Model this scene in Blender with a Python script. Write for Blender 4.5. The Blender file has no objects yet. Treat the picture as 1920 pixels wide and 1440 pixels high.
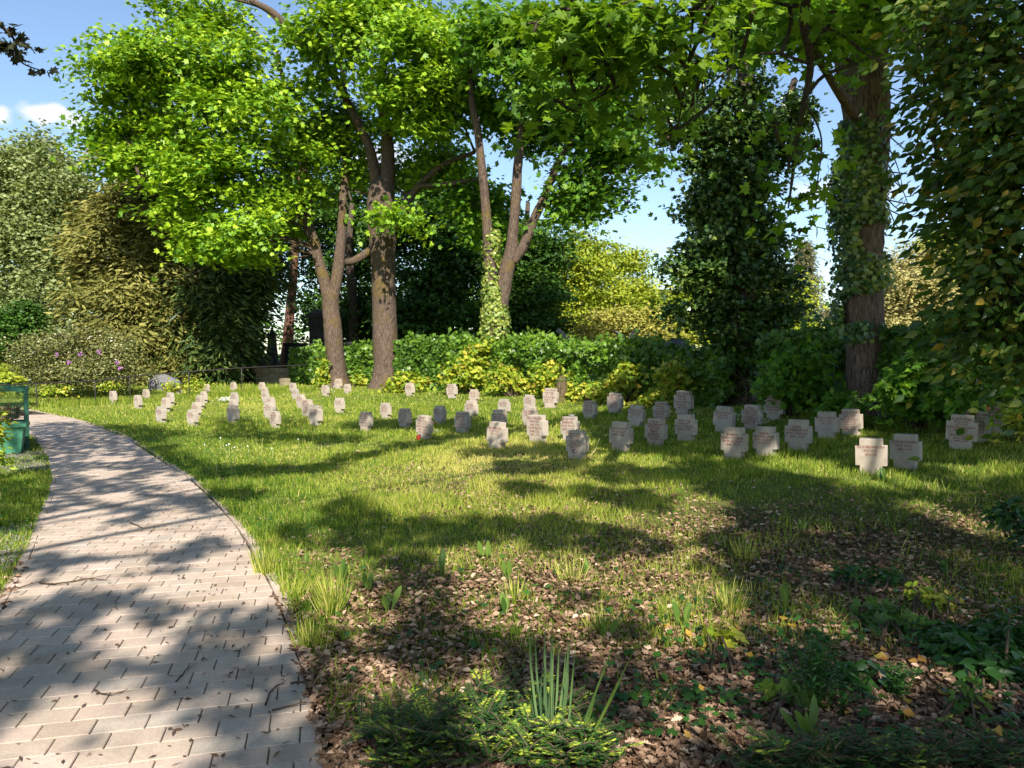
import bpy, math, random
import numpy as np
from mathutils import Vector, Matrix
rng = np.random.default_rng(7)
random.seed(7)
C = bpy.context.scene.collection
R = math.radians
F = 1442.0
PITCH = R(2.34)
CAMZ = 1.6

# ------------------------------------------------------------------ terrain
def sstep(a, b, x):
    t = np.clip((np.asarray(x, float) - a) / (b - a), 0, 1)
    return t * t * (3 - 2 * t)

def g(X, Y):
    X = np.asarray(X, float); Y = np.asarray(Y, float)
    return 0.045 * np.clip(X, -8, 9) * sstep(5, 13, Y) * (1 - .85 * sstep(25, 36, Y))

def ray(px, py):
    u = (px - 960) / F; v = (720 - py) / F
    d = np.array([u, math.cos(PITCH) + v * math.sin(PITCH), -math.sin(PITCH) + v * math.cos(PITCH)])
    return d / d[1]

def W(px, py, Y):
    """point of the place seen at this spot of the photograph at depth Y"""
    d = ray(px, py)
    return np.array([0, 0, CAMZ]) + d * Y

def G(px, py):
    """where the ground is"""
    d = ray(px, py)
    Y = 8.0
    for _ in range(40):
        z = float(g(d[0] * Y, Y))
        Yn = (z - CAMZ) / d[2]
        Y = .5 * Y + .5 * max(1.5, min(Yn, 90))
    return np.array([d[0] * Y, Y, float(g(d[0] * Y, Y))])

def proj(P):
    P = np.asarray(P, float)
    d = P - np.array([0, 0, CAMZ])
    fw = d[..., 1] * math.cos(PITCH) - d[..., 2] * math.sin(PITCH)
    up = d[..., 1] * math.sin(PITCH) + d[..., 2] * math.cos(PITCH)
    fw = np.maximum(fw, .3)
    return 960 + F * d[..., 0] / fw, 720 - F * up / fw

# ------------------------------------------------------------------ materials
def new_mat(name):
    m = bpy.data.materials.new(name); m.use_nodes = True
    nt = m.node_tree; nt.nodes.clear()
    out = nt.nodes.new('ShaderNodeOutputMaterial')
    return m, nt, out

def N(nt, t, **kw):
    n = nt.nodes.new(t)
    for k, v in kw.items():
        setattr(n, k, v)
    return n

def ramp(nt, stops):
    r = N(nt, 'ShaderNodeValToRGB')
    e = r.color_ramp.elements
    while len(e) > 1: e.remove(e[-1])
    e[0].position = stops[0][0]; e[0].color = (*stops[0][1], 1)
    for p, c in stops[1:]:
        x = e.new(p); x.color = (*c, 1)
    return r

def noise(nt, scale, detail=4, rough=.6, vec=None):
    n = N(nt, 'ShaderNodeTexNoise'); n.inputs['Scale'].default_value = scale
    n.inputs['Detail'].default_value = detail; n.inputs['Roughness'].default_value = rough
    if vec is not None: nt.links.new(vec, n.inputs['Vector'])
    return n

def leaf_mat(name, cols, trans=.35, rough=.5, spec=.35, tcol=1.25):
    m, nt, out = new_mat(name)
    at = N(nt, 'ShaderNodeAttribute', attribute_name='rnd')
    n = len(cols)
    r = ramp(nt, [(i / (n - 1), c) for i, c in enumerate(cols)])
    nt.links.new(at.outputs['Fac'], r.inputs['Fac'])
    b = N(nt, 'ShaderNodeBsdfPrincipled'); b.inputs['Roughness'].default_value = rough
    b.inputs['Specular IOR Level'].default_value = spec
    nt.links.new(r.outputs['Color'], b.inputs['Base Color'])
    if trans > 0:
        t = N(nt, 'ShaderNodeBsdfTranslucent')
        mx = N(nt, 'ShaderNodeMix', data_type='RGBA', blend_type='MULTIPLY')
        mx.inputs[0].default_value = 1
        nt.links.new(r.outputs['Color'], mx.inputs[6]); mx.inputs[7].default_value = (tcol * 1.15, tcol * 1.1, tcol * .5, 1)
        nt.links.new(mx.outputs[2], t.inputs['Color'])
        ms = N(nt, 'ShaderNodeMixShader'); ms.inputs[0].default_value = trans
        nt.links.new(b.outputs[0], ms.inputs[1]); nt.links.new(t.outputs[0], ms.inputs[2])
        nt.links.new(ms.outputs[0], out.inputs[0])
    else:
        nt.links.new(b.outputs[0], out.inputs[0])
    return m

def plain_mat(name, col, rough=.8, spec=.3, var=.25, nscale=6, bump=0., bscale=40, metallic=0):
    m, nt, out = new_mat(name)
    tc = N(nt, 'ShaderNodeTexCoord')
    nz = noise(nt, nscale, 5, .65, tc.outputs['Object'])
    r = ramp(nt, [(.3, tuple(c * (1 - var) for c in col)), (.7, tuple(min(1, c * (1 + var)) for c in col))])
    nt.links.new(nz.outputs['Fac'], r.inputs['Fac'])
    b = N(nt, 'ShaderNodeBsdfPrincipled'); b.inputs['Roughness'].default_value = rough
    b.inputs['Specular IOR Level'].default_value = spec; b.inputs['Metallic'].default_value = metallic
    nt.links.new(r.outputs[0], b.inputs['Base Color'])
    if bump:
        n2 = noise(nt, bscale, 4, .6, tc.outputs['Object'])
        bp = N(nt, 'ShaderNodeBump'); bp.inputs['Strength'].default_value = bump; bp.inputs['Distance'].default_value = .01
        nt.links.new(n2.outputs['Fac'], bp.inputs['Height']); nt.links.new(bp.outputs[0], b.inputs['Normal'])
    nt.links.new(b.outputs[0], out.inputs[0])
    return m

def bark_mat(name, dark, light, moss=None, mossamt=.5, vs=1.0):
    m, nt, out = new_mat(name)
    tc = N(nt, 'ShaderNodeTexCoord')
    mp = N(nt, 'ShaderNodeMapping'); mp.inputs['Scale'].default_value = (15 * vs, 15 * vs, 2.4 * vs)
    nt.links.new(tc.outputs['Object'], mp.inputs['Vector'])
    n1 = noise(nt, 2.2, 7, .7, mp.outputs[0]); n1.inputs['Distortion'].default_value = .6
    r = ramp(nt, [(.36, dark), (.5, tuple((a + b) / 2 for a, b in zip(dark, light))), (.66, light)])
    nt.links.new(n1.outputs['Fac'], r.inputs['Fac'])
    col = r.outputs[0]
    if moss:
        n2 = noise(nt, 1.1, 5, .7, tc.outputs['Object'])
        r2 = ramp(nt, [(.62 - .25 * mossamt, (0, 0, 0)), (.72 - .25 * mossamt, (1, 1, 1))])
        nt.links.new(n2.outputs['Fac'], r2.inputs['Fac'])
        n3 = noise(nt, 25, 3, .6, tc.outputs['Object'])
        r3 = ramp(nt, [(.35, tuple(c * .55 for c in moss)), (.65, tuple(c * 1.35 for c in moss))])
        nt.links.new(n3.outputs['Fac'], r3.inputs['Fac'])
        mx = N(nt, 'ShaderNodeMix', data_type='RGBA')
        ml = N(nt, 'ShaderNodeMath', operation='MULTIPLY'); ml.inputs[1].default_value = .8
        nt.links.new(r2.outputs[0], ml.inputs[0]); nt.links.new(ml.outputs[0], mx.inputs[0])
        nt.links.new(col, mx.inputs[6]); nt.links.new(r3.outputs[0], mx.inputs[7]); col = mx.outputs[2]
    b = N(nt, 'ShaderNodeBsdfPrincipled'); b.inputs['Roughness'].default_value = .9
    b.inputs['Specular IOR Level'].default_value = .15
    nt.links.new(col, b.inputs['Base Color'])
    bp = N(nt, 'ShaderNodeBump'); bp.inputs['Strength'].default_value = 1.; bp.inputs['Distance'].default_value = .07
    nt.links.new(n1.outputs['Fac'], bp.inputs['Height']); nt.links.new(bp.outputs[0], b.inputs['Normal'])
    nt.links.new(b.outputs[0], out.inputs[0])
    return m

# ------------------------------------------------------------------ mesh helpers
def raw_mesh(name, verts, faces, mat, rnd=None, smooth=False):
    """faces: (n,k) array or list of such arrays"""
    me = bpy.data.meshes.new(name)
    if not isinstance(faces, list): faces = [faces]
    faces = [np.asarray(f, np.int32) for f in faces if len(f)]
    verts = np.asarray(verts, np.float32)
    me.vertices.add(len(verts)); me.vertices.foreach_set('co', verts.ravel())
    loops = np.concatenate([f.ravel() for f in faces])
    sizes = np.concatenate([np.full(len(f), f.shape[1], np.int32) for f in faces])
    starts = np.concatenate([[0], np.cumsum(sizes)[:-1]]).astype(np.int32)
    me.loops.add(len(loops)); me.loops.foreach_set('vertex_index', loops)
    me.polygons.add(len(sizes)); me.polygons.foreach_set('loop_start', starts)
    me.polygons.foreach_set('use_smooth', np.full(len(sizes), bool(smooth)))
    me.update(calc_edges=True)
    if rnd is not None:
        a = me.attributes.new('rnd', 'FLOAT', 'POINT'); a.data.foreach_set('value', np.asarray(rnd, np.float32))
    if mat is not None:
        for m_ in (mat if isinstance(mat, list) else [mat]): me.materials.append(m_)
    return me

def link(name, me, parent=None, loc=None):
    o = bpy.data.objects.new(name, me); C.objects.link(o)
    if parent is not None: o.parent = parent
    if loc is not None: o.location = loc
    return o

def tag(o, label=None, cat=None, group=None, kind=None):
    if label: o['label'] = label
    if cat: o['category'] = cat
    if group: o['group'] = group
    if kind: o['kind'] = kind
    return o

def thing(name, label, cat, loc=(0, 0, 0), rotz=0, group=None):
    o = bpy.data.objects.new(name, None); C.objects.link(o)
    o.empty_display_size = .2
    o.location = tuple(float(v) for v in loc); o.rotation_euler = (0, 0, rotz)
    return tag(o, label, cat, group)

def norm(v):
    return v / np.maximum(np.linalg.norm(v, axis=-1, keepdims=True), 1e-9)

def frames(d, n):
    y = norm(d); z = norm(n - (n * y).sum(-1, keepdims=True) * y); x = np.cross(y, z)
    return np.stack([x, y, z], axis=-1)

LEAF4 = (np.array([(0, 0, 0), (.33, .48, .09), (0, 1, -.04), (-.33, .48, .09)], float), [np.array([(0, 1, 2), (0, 2, 3)])])
WIDE4 = (np.array([(0, 0, 0), (.52, .5, .10), (0, 1, -.1), (-.52, .5, .10)], float), [np.array([(0, 1, 2), (0, 2, 3)])])
NARROW = (np.array([(0, 0, 0), (.13, .4, .02), (0, 1, -.05), (-.13, .4, .02)], float), [np.array([(0, 1, 2), (0, 2, 3)])])
def mk_maple():
    o = [(0, .06), (.28, -.06), (.2, .17), (.62, .2), (.44, .36), (.52, .62), (.24, .58), (.16, .72), (0, 1.0)]
    pts = o + [(-x, y) for x, y in reversed(o[1:-1])]
    v = [(0, .32, 0)] + [(x, y, .22 * abs(x) * (1 if abs(x) < .4 else .2) - .12 * max(0, y - .5)) for x, y in pts]
    k = len(pts)
    f = [(0, 1 + i, 1 + (i + 1) % k) for i in range(k)]
    return (np.array(v, float), [np.array(f)])
MAPLE = mk_maple()
def mk_star():
    o = [(0, 0), (.45, .1), (.34, .34), (.5, .62), (.14, .6), (0, 1.0)]
    pts = o + [(-x, y) for x, y in reversed(o[1:-1])]
    v = [(0, .35, .06)] + [(x, y, .0) for x, y in pts]
    k = len(pts)
    return (np.array(v, float), [np.array([(0, 1 + i, 1 + (i + 1) % k) for i in range(k)])])
STAR = mk_star()
OVATE = (np.array([(0, 0, 0), (.2, .22, .05), (.25, .48, .06), (.1, .8, 0), (0, 1, -.06), (-.1, .8, 0), (-.25, .48, .06), (-.2, .22, .05), (0, .5, -.02)], float),
         [np.array([(8, i, (i + 1) % 8) for i in range(8)])])
def mk_oak():
    o = [(0, 0), (.1, .12), (.2, .2), (.1, .3), (.28, .42), (.14, .52), (.3, .68), (.14, .76), (.12, .93), (0, 1.0)]
    pts = o + [(-x * .9, y * .98) for x, y in reversed(o[1:-1])]
    v = [(0, .5, -.06)] + [(x, y, .55 * x * x * 4 + .1 * math.sin(y * 5)) for x, y in pts]
    k = len(pts)
    return (np.array(v, float), [np.array([(0, 1 + i, 1 + (i + 1) % k) for i in range(k)])])
OAK = mk_oak()
CURL = (np.array([(0, 0, .02), (.3, .3, .16), (.22, .75, .1), (0, 1, .05), (-.26, .7, .18), (-.32, .28, .1), (0, .5, -.03)], float),
        [np.array([(6, i, (i + 1) % 6) for i in range(6)])])

def scatter(name, tmpl, pos, d, n, size, rnd, mat, parent=None):
    tv, tf = tmpl
    pos = np.asarray(pos, float); M = frames(np.asarray(d, float), np.asarray(n, float))
    size = np.asarray(size, float)
    if size.ndim == 1: size = np.repeat(size[:, None], 3, 1)
    k = len(tv)
    loc = tv[None] * size[:, None, :]
    v = np.einsum('nij,nkj->nki', M, loc) + pos[:, None, :]
    off = (np.arange(len(pos)) * k)[:, None, None]
    faces = [(f[None] + off).reshape(-1, f.shape[1]) for f in tf]
    me = raw_mesh(name, v.reshape(-1, 3), faces, mat, np.repeat(rnd, k), k < 12)
    return link(name, me, parent)

def tube_arrays(pts, rad, seg=10, rough=0.0, seed=0, closed_end=True):
    pts = np.asarray(pts, float); rad = np.asarray(rad, float)
    rs = np.random.default_rng(seed)
    n = len(pts)
    t = np.gradient(pts, axis=0); t = norm(t)
    ref = np.array([.3, 1.0, .1])
    if abs(np.dot(t[0], norm(ref[None])[0])) > .9: ref = np.array([1.0, .2, 0])
    x = norm(np.cross(t, ref)); y = np.cross(t, x)
    a = np.linspace(0, 2 * math.pi, seg, endpoint=False)
    ph = rs.random(4) * 6
    rr = rad[:, None] * np.ones((1, seg))
    if rough:
        s = np.arange(n)[:, None]
        rr = rr * (1 + rough * (np.sin(3 * a + ph[0] + s * .15) * .5 + np.sin(5 * a + ph[1] - s * .3) * .35 + rs.normal(0, .35, (n, seg))))
    v = pts[:, None, :] + rr[..., None] * (np.cos(a)[None, :, None] * x[:, None, :] + np.sin(a)[None, :, None] * y[:, None, :])
    v = v.reshape(-1, 3)
    i = np.arange(n - 1)[:, None] * seg; j = np.arange(seg)[None]
    f = np.stack([i + j, i + (j + 1) % seg, i + seg + (j + 1) % seg, i + seg + j], -1).reshape(-1, 4)
    caps = []
    if closed_end:
        v = np.concatenate([v, pts[-1:] + t[-1:] * rad[-1]])
        b = (n - 1) * seg; e = len(v) - 1
        caps = [(b + q, b + (q + 1) % seg, e) for q in range(seg)]
    return v, f, np.array(caps, int).reshape(-1, 3)

class TM:
    """collects tubes into one mesh"""
    def __init__(s): s.v = []; s.f4 = []; s.f3 = []; s.n = 0
    def add(s, pts, rad, seg=8, rough=0., seed=0):
        v, f, c = tube_arrays(pts, rad, seg, rough, seed)
        s.v.append(v); s.f4.append(f + s.n); s.f3.append(c + s.n); s.n += len(v)
    def raw(s, v, f4=None, f3=None):
        v = np.asarray(v, float)
        if f4 is not None: s.f4.append(np.asarray(f4) + s.n)
        if f3 is not None: s.f3.append(np.asarray(f3) + s.n)
        s.v.append(v); s.n += len(v)
    def box(s, a, b):
        (x0, y0, z0), (x1, y1, z1) = a, b
        v = [(x0, y0, z0), (x1, y0, z0), (x1, y1, z0), (x0, y1, z0), (x0, y0, z1), (x1, y0, z1), (x1, y1, z1), (x0, y1, z1)]
        s.raw(v, [(0, 3, 2, 1), (4, 5, 6, 7), (0, 1, 5, 4), (1, 2, 6, 5), (2, 3, 7, 6), (3, 0, 4, 7)])
    def build(s, name, mat, parent=None, smooth=True):
        fs = [np.concatenate(s.f4)] if s.f4 else []
        if s.f3 and sum(map(len, s.f3)): fs.append(np.concatenate([x for x in s.f3 if len(x)]))
        return link(name, raw_mesh(name, np.concatenate(s.v), fs, mat, smooth=smooth), parent)

def curve(pts, n):
    """Catmull-Rom resample of rows (any dimension)"""
    p = np.asarray(pts, float)
    if len(p) == 2: return np.linspace(p[0], p[1], n)
    q = np.concatenate([[2 * p[0] - p[1]], p, [2 * p[-1] - p[-2]]])
    out = []
    for t in np.linspace(0, len(p) - 1 - 1e-6, n):
        i = int(t); u = t - i
        a, b, c, d = q[i], q[i + 1], q[i + 2], q[i + 3]
        out.append(.5 * (2 * b + (c - a) * u + (2 * a - 5 * b + 4 * c - d) * u * u + (3 * b - a - 3 * c + d) * u ** 3))
    return np.array(out)

def limb_px(rows, n=None):
    """rows (px,py,Y,r_px) -> (points, radii in metres)"""
    P = np.array([[*W(a, b, y), r * y / F] for a, b, y, r in rows])
    P = curve(P, n or max(6, 5 * len(rows)))
    return P[:, :3], np.maximum(P[:, 3], .004)

# ------------------------------------------------------------------ camera, light, sky
cam = bpy.data.objects.new('camera', bpy.data.cameras.new('camera')); C.objects.link(cam)
cam.location = (0, 0, CAMZ); cam.rotation_euler = (R(90) - PITCH, 0, 0)
cam.data.sensor_width = 36; cam.data.lens = 36 * F / 1920; cam.data.clip_end = 3000; cam.data.clip_start = .05
bpy.context.scene.camera = cam
AZ, EL = R(8), R(40)
L = np.array([math.sin(AZ) * math.cos(EL), -math.cos(AZ) * math.cos(EL), math.sin(EL)])
sun = bpy.data.objects.new('sun', bpy.data.lights.new('sun', 'SUN')); C.objects.link(sun)
sun.data.energy = 5.0; sun.data.angle = R(.53); sun.data.color = (1, .93, .82)
sun.rotation_euler = Vector(L).to_track_quat('Z', 'Y').to_euler()
sc = bpy.context.scene
w = bpy.data.worlds.new('World'); sc.world = w; w.use_nodes = True
nt = w.node_tree; nt.nodes.clear()
sky = N(nt, 'ShaderNodeTexSky', sky_type='NISHITA'); sky.sun_disc = False
sky.sun_elevation = EL; sky.sun_rotation = math.pi - AZ; sky.air_density = 1.0; sky.dust_density = .5; sky.ozone_density = 2.2
bg = N(nt, 'ShaderNodeBackground'); bg.inputs[1].default_value = .095
out = N(nt, 'ShaderNodeOutputWorld')
tc = N(nt, 'ShaderNodeTexCoord')
# small fair-weather clouds far away, at fixed bearings of the sky
def cloud(col, px, py, sx, sy, dens):
    c = W(px, py, 1.0) - np.array([0, 0, CAMZ]); c = c / np.linalg.norm(c)
    nz = noise(nt, 14, 6, .6, tc.outputs['Generated'])
    sub = N(nt, 'ShaderNodeVectorMath', operation='SUBTRACT'); nt.links.new(tc.outputs['Generated'], sub.inputs[0]); sub.inputs[1].default_value = tuple(c)
    off = N(nt, 'ShaderNodeVectorMath', operation='SCALE'); off.inputs['Scale'].default_value = .055
    nsub = N(nt, 'ShaderNodeVectorMath', operation='SUBTRACT'); nt.links.new(nz.outputs['Color'], nsub.inputs[0]); nsub.inputs[1].default_value = (.5, .5, .5)
    nt.links.new(nsub.outputs[0], off.inputs[0])
    ad = N(nt, 'ShaderNodeVectorMath', operation='ADD'); nt.links.new(sub.outputs[0], ad.inputs[0]); nt.links.new(off.outputs[0], ad.inputs[1])
    ml = N(nt, 'ShaderNodeVectorMath', operation='MULTIPLY'); nt.links.new(ad.outputs[0], ml.inputs[0]); ml.inputs[1].default_value = (F / sx, F / sx, F / sy)
    ln = N(nt, 'ShaderNodeVectorMath', operation='LENGTH'); nt.links.new(ml.outputs[0], ln.inputs[0])
    mr = N(nt, 'ShaderNodeMapRange', interpolation_type='SMOOTHSTEP'); mr.inputs[1].default_value = 1.25; mr.inputs[2].default_value = .35
    mr.inputs[3].default_value = 0; mr.inputs[4].default_value = dens
    nt.links.new(ln.outputs['Value'], mr.inputs[0])
    mx = N(nt, 'ShaderNodeMix', data_type='RGBA'); nt.links.new(mr.outputs[0], mx.inputs[0])
    nt.links.new(col, mx.inputs[6]); mx.inputs[7].default_value = (6.8, 6.2, 6.2, 1)
    return mx.outputs[2]
col = sky.outputs[0]
for a in ((112, 224, 46, 17, .9), (6, 218, 20, 13, .6), (1548, 352, 55, 20, .55), (1650, 355, 60, 18, .4), (720, 300, 60, 30, .6)):
    col = cloud(col, *a)
nt.links.new(col, bg.inputs[0]); nt.links.new(bg.outputs[0], out.inputs[0])
sc.view_settings.view_transform = 'Standard'; sc.view_settings.look = 'None'; sc.view_settings.gamma = 1
sc.view_settings.exposure = 1.12
cy = sc.cycles
cy.max_bounces = 6; cy.diffuse_bounces = 3; cy.glossy_bounces = 2; cy.transmission_bounces = 4; cy.transparent_max_bounces = 4
cy.caustics_reflective = False; cy.caustics_refractive = False

# ------------------------------------------------------------------ picture of the ground: what grows where
CAPS = [  # shade bands on the ground as seen in the photograph: x1,y1,x2,y2,half thickness
 (300,1148,480,1158,14),(350,1185,500,1200,12),(500,1170,520,1290,25),(480,1225,300,1245,13),(300,1245,180,1280,14),(560,1290,400,1277,14),(400,1277,260,1302,11),(560,1312,330,1326,9),
 (110,805,112,935,15),(136,876,166,911,8),(166,911,222,901,8),(222,901,322,871,8),(106,951,176,921,10),(176,921,252,911,8),(252,911,353,941,7),(353,941,403,957,7),(302,936,267,972,8),(267,972,200,982,6),(140,947,282,951,4),
 (80,805,282,850,5),(100,825,302,866,5),(106,876,322,868,6),(443,1010,328,1050,9),(70,1050,181,1042,6),(80,1072,150,1078,5),
 (197,805,300,818,9),(252,818,343,868,14),(343,886,504,880,11),(504,880,620,876,7),(428,815,640,825,6),(444,790,450,812,7),(550,790,560,800,8),(403,926,479,936,9),
 (640,861,741,841,6),(741,841,842,820,6),(690,797,867,792,7),(867,806,942,806,9),(1013,838,1058,838,7),(1073,790,1144,786,9),(963,881,1073,873,13),(1073,873,1144,891,13),(1144,891,1280,891,15),(973,911,1003,921,13),(1114,921,1280,956,14),
 (741,1042,806,1080,18),(741,1090,791,1125,20),(1094,1110,1230,1115,11),(1140,1180,1160,1184,10)]
POLYS = [
 [(-400,1110),(0,1125),(110,1105),(240,1112),(270,1130),(230,1165),(300,1185),(240,1215),(190,1260),(165,1290),(130,1340),(100,1385),(60,1440),(40,1560),(-400,1560)],
 [(280,1372),(370,1350),(460,1335),(620,1305),(640,1560),(230,1560)],
 [(-300,908),(80,905),(100,960),(60,1000),(0,1010),(-300,1020)],
 [(530,985),(600,950),(660,930),(740,960),(760,1010),(800,1040),(740,1060),(640,1030),(560,1015),(500,1000)],
 [(1090,775),(1300,770),(1300,870),(1150,850),(1100,830)],
 [(640,1000),(826,960),(1094,965),(1140,985),(1280,1000),(1280,1055),(1094,1042),(900,1035),(800,1040)],
 [(560,1200),(640,1166),(716,1150),(806,1125),(867,1135),(922,1176),(993,1170),(1043,1186),(1058,1206),(1068,1231),(1144,1231),(1204,1226),(1280,1206),(1400,1560),(580,1560)],
 [(1280,735),(2400,735),(2400,1560),(1280,1560)]]
LIT = [(1441,868,1592,891,13),(1592,891,1700,906,13),(1764,881,1910,878,7),(1285,935,1300,945,18),(1280,982,1310,984,14),(1784,977,1860,987,17),(1729,950,1735,950,9),(1870,1012,1920,1040,11),(1343,862,1343,880,8),
 (1260,1105,1310,1140,30),(1445,1170,1480,1172,14),(1640,1255,1665,1270,20),(750,1280,800,1282,13),(650,1256,680,1256,12),(930,1345,960,1380,32),(1000,1425,1120,1425,17),(1170,1390,1230,1395,18),(1240,795,1256,765,7),(1560,800,1620,812,8)]
def seg_d(px, py, s):
    x1, y1, x2, y2, r = s; dx, dy = x2 - x1, y2 - y1
    t = np.clip(((px - x1) * dx + (py - y1) * dy) / max(dx * dx + dy * dy, 1), 0, 1)
    return np.hypot((px - x1 - t * dx) * .45, py - y1 - t * dy) - r
def in_poly(px, py, P):
    r = np.zeros(np.shape(px), bool)
    for (x1, y1), (x2, y2) in zip(P, P[1:] + P[:1]):
        c = ((y1 > py) != (y2 > py)) & (px < (x2 - x1) * (py - y1) / ((y2 - y1) or 1e-9) + x1); r ^= c
    return r
def shade_at(px, py, kx=0., ky=0.):
    v = np.zeros(np.shape(px))
    for P in POLYS:
        w_ = np.ones(np.shape(px))
        for a, b in ((kx, 0), (-kx, 0), (0, ky), (0, -ky)): w_ = w_ * in_poly(px + a, py + b, P)
        v = np.maximum(v, w_)
    for s in CAPS: v = np.maximum(v, (seg_d(px, py, s) < 0) * 1.)
    for s in LIT: v = np.where(seg_d(px, py, s) < 3 + .6 * ky, 0, v)
    return v

def blob(px, py, lst, base=0.):
    r = np.full(np.shape(px), base, float)
    for cx, cy_, rx, ry, val in lst:
        k = np.exp(-(((px - cx) / rx) ** 2 + ((py - cy_) / ry) ** 2))
        r = r * (1 - k) + val * k
    return r

def vnoise(X, Y, s, seed=0):
    """cheap value noise in 0..1"""
    rs = np.random.default_rng(seed); T = rs.random((64, 64))
    x = np.asarray(X) / s; y = np.asarray(Y) / s
    i = np.floor(x).astype(int); j = np.floor(y).astype(int); u = x - i; v = y - j
    u = u * u * (3 - 2 * u); v = v * v * (3 - 2 * v)
    a = T[i % 64, j % 64]; b = T[(i + 1) % 64, j % 64]; c = T[i % 64, (j + 1) % 64]; d = T[(i + 1) % 64, (j + 1) % 64]
    return a * (1 - u) * (1 - v) + b * u * (1 - v) + c * (1 - u) * v + d * u * v

def litter_at(X, Y):
    px, py = proj(np.stack([X, Y, g(X, Y)], -1))
    base = sstep(960, 1150, py) * (.25 + .75 * sstep(480, 700, px)) * .7
    base = np.maximum(base, sstep(900, 990, py) * sstep(1120, 1350, px) * .7)
    base = np.maximum(base, sstep(1180, 1260, py) * .95)
    b = np.maximum(base, blob(px, py, [(860, 925, 150, 35, .5), (1010, 905, 90, 20, .5), (1000, 835, 60, 10, .35), (850, 900, 280, 60, .35), (1080, 940, 160, 40, .6), (1230, 1060, 200, 60, .9), (1500, 1020, 330, 70, .95), (1000, 1100, 260, 45, .95), (300, 775, 60, 10, .15)]))
    return np.clip(b + .5 * (vnoise(X, Y, .5, 3) - .5) * (b > .08), 0, 1)

def grass_at(X, Y):
    px, py = proj(np.stack([X, Y, g(X, Y)], -1))
    b = 1 - .50 * sstep(960, 1070, py + .1 * (px - 600))
    b = b * (1 - .8 * sstep(1160, 1280, py))
    b = np.maximum(b, blob(px, py, [(600, 1090, 70, 70, .9), (690, 1000, 140, 30, .9), (560, 1180, 30, 50, .4), (1130, 1130, 120, 30, .45), (1370, 1120, 40, 30, .7), (880, 1030, 120, 20, .5)]))
    b = b * (1 - .55 * blob(px, py, [(860, 925, 150, 32, 1), (1080, 1060, 250, 45, .6), (1500, 1010, 360, 60, .95), (1650, 1120, 300, 60, .8)]))
    b = b * (1 - .72 * blob(px, py, [(1560, 1040, 400, 100, 1), (1000, 1100, 260, 40, .5), (1750, 1150, 250, 80, 1)]))
    return np.clip(b + .45 * (vnoise(X, Y, .7, 5) - .5) + .25 * (vnoise(X, Y, .22, 9) - .5), 0, 1)

# path edges, from the photograph's ground positions
RE = [G(*p)[:2] for p in [(618, 1440), (563, 1250), (512, 1110), (440, 985), (345, 890), (240, 822), (150, 789), (62, 770), (10, 764)]]
LE = [G(*p)[:2] for p in [(-160, 1440), (0, 1152), (60, 1037), (98, 935), (104, 900), (97, 858), (72, 826), (40, 803), (-60, 785), (-140, 776)]]
RE = np.array([(RE[0][0] + .25, -3.)] + RE); LE = np.array([(LE[0][0] + .2, -3.)] + LE)
def xr(Y): return np.interp(Y, RE[:, 1], RE[:, 0])
def xl(Y): return np.interp(Y, LE[:, 1], LE[:, 0])
def on_path(X, Y, m=0.):
    return (X > xl(Y) - m) & (X < xr(Y) + m) & (Y < RE[-1, 1])

# ground sheet
def axis(lo, hi, step, far):
    a = list(np.arange(lo, hi + 1e-6, step)); s = step
    while a[-1] < far: s *= 1.35; a.append(a[-1] + s)
    s = step
    while a[0] > -far: s *= 1.35; a.insert(0, a[0] - s)
    return np.array(a)
gx = axis(-18, 16, .25, 900); gy = axis(-4, 36, .25, 900)
GX, GY = np.meshgrid(gx, gy, indexing='ij')
GZ = g(GX, GY)
near = np.exp(-((np.hypot(GX, GY) / 30) ** 2))
GZ = GZ + near * (.03 * (vnoise(GX, GY, 1.3, 11) - .5) + .02 * (vnoise(GX, GY, .45, 12) - .5))
pm = on_path(GX, GY, .2); GZ = np.where(pm, g(GX, GY) - .05, GZ)
nx, ny = len(gx), len(gy)
idx = np.arange(nx * ny).reshape(nx, ny)
gf = np.stack([idx[:-1, :-1], idx[1:, :-1], idx[1:, 1:], idx[:-1, 1:]], -1).reshape(-1, 4)
lit = np.where((GY > 2) & (GY < 40), litter_at(GX, np.maximum(GY, 2.)), .3)
m, nt, out = new_mat('soil_and_moss')
at = N(nt, 'ShaderNodeAttribute', attribute_name='rnd'); tc = N(nt, 'ShaderNodeTexCoord')
n1 = noise(nt, 3.5, 6, .7, tc.outputs['Object']); n2 = noise(nt, 40, 4, .7, tc.outputs['Object'])
ra = ramp(nt, [(.3, (.07, .11, .018)), (.55, (.14, .17, .035)), (.75, (.24, .21, .08))]); nt.links.new(n1.outputs['Fac'], ra.inputs['Fac'])
rb = ramp(nt, [(.3, (.02, .014, .009)), (.5, (.07, .045, .028)), (.7, (.16, .11, .075))]); nt.links.new(n2.outputs['Fac'], rb.inputs['Fac'])
mx = N(nt, 'ShaderNodeMix', data_type='RGBA'); nt.links.new(at.outputs['Fac'], mx.inputs[0]); nt.links.new(ra.outputs[0], mx.inputs[6]); nt.links.new(rb.outputs[0], mx.inputs[7])
b = N(nt, 'ShaderNodeBsdfPrincipled'); b.inputs['Roughness'].default_value = .95; b.inputs['Specular IOR Level'].default_value = .1
nt.links.new(mx.outputs[2], b.inputs['Base Color'])
bp = N(nt, 'ShaderNodeBump'); bp.inputs['Strength'].default_value = .8; bp.inputs['Distance'].default_value = .03
nt.links.new(n2.outputs['Fac'], bp.inputs['Height']); nt.links.new(bp.outputs[0], b.inputs['Normal']); nt.links.new(b.outputs[0], out.inputs[0])
ground = link('ground', raw_mesh('ground', np.stack([GX, GY, GZ], -1).reshape(-1, 3), gf, m, lit.ravel(), True))
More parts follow.
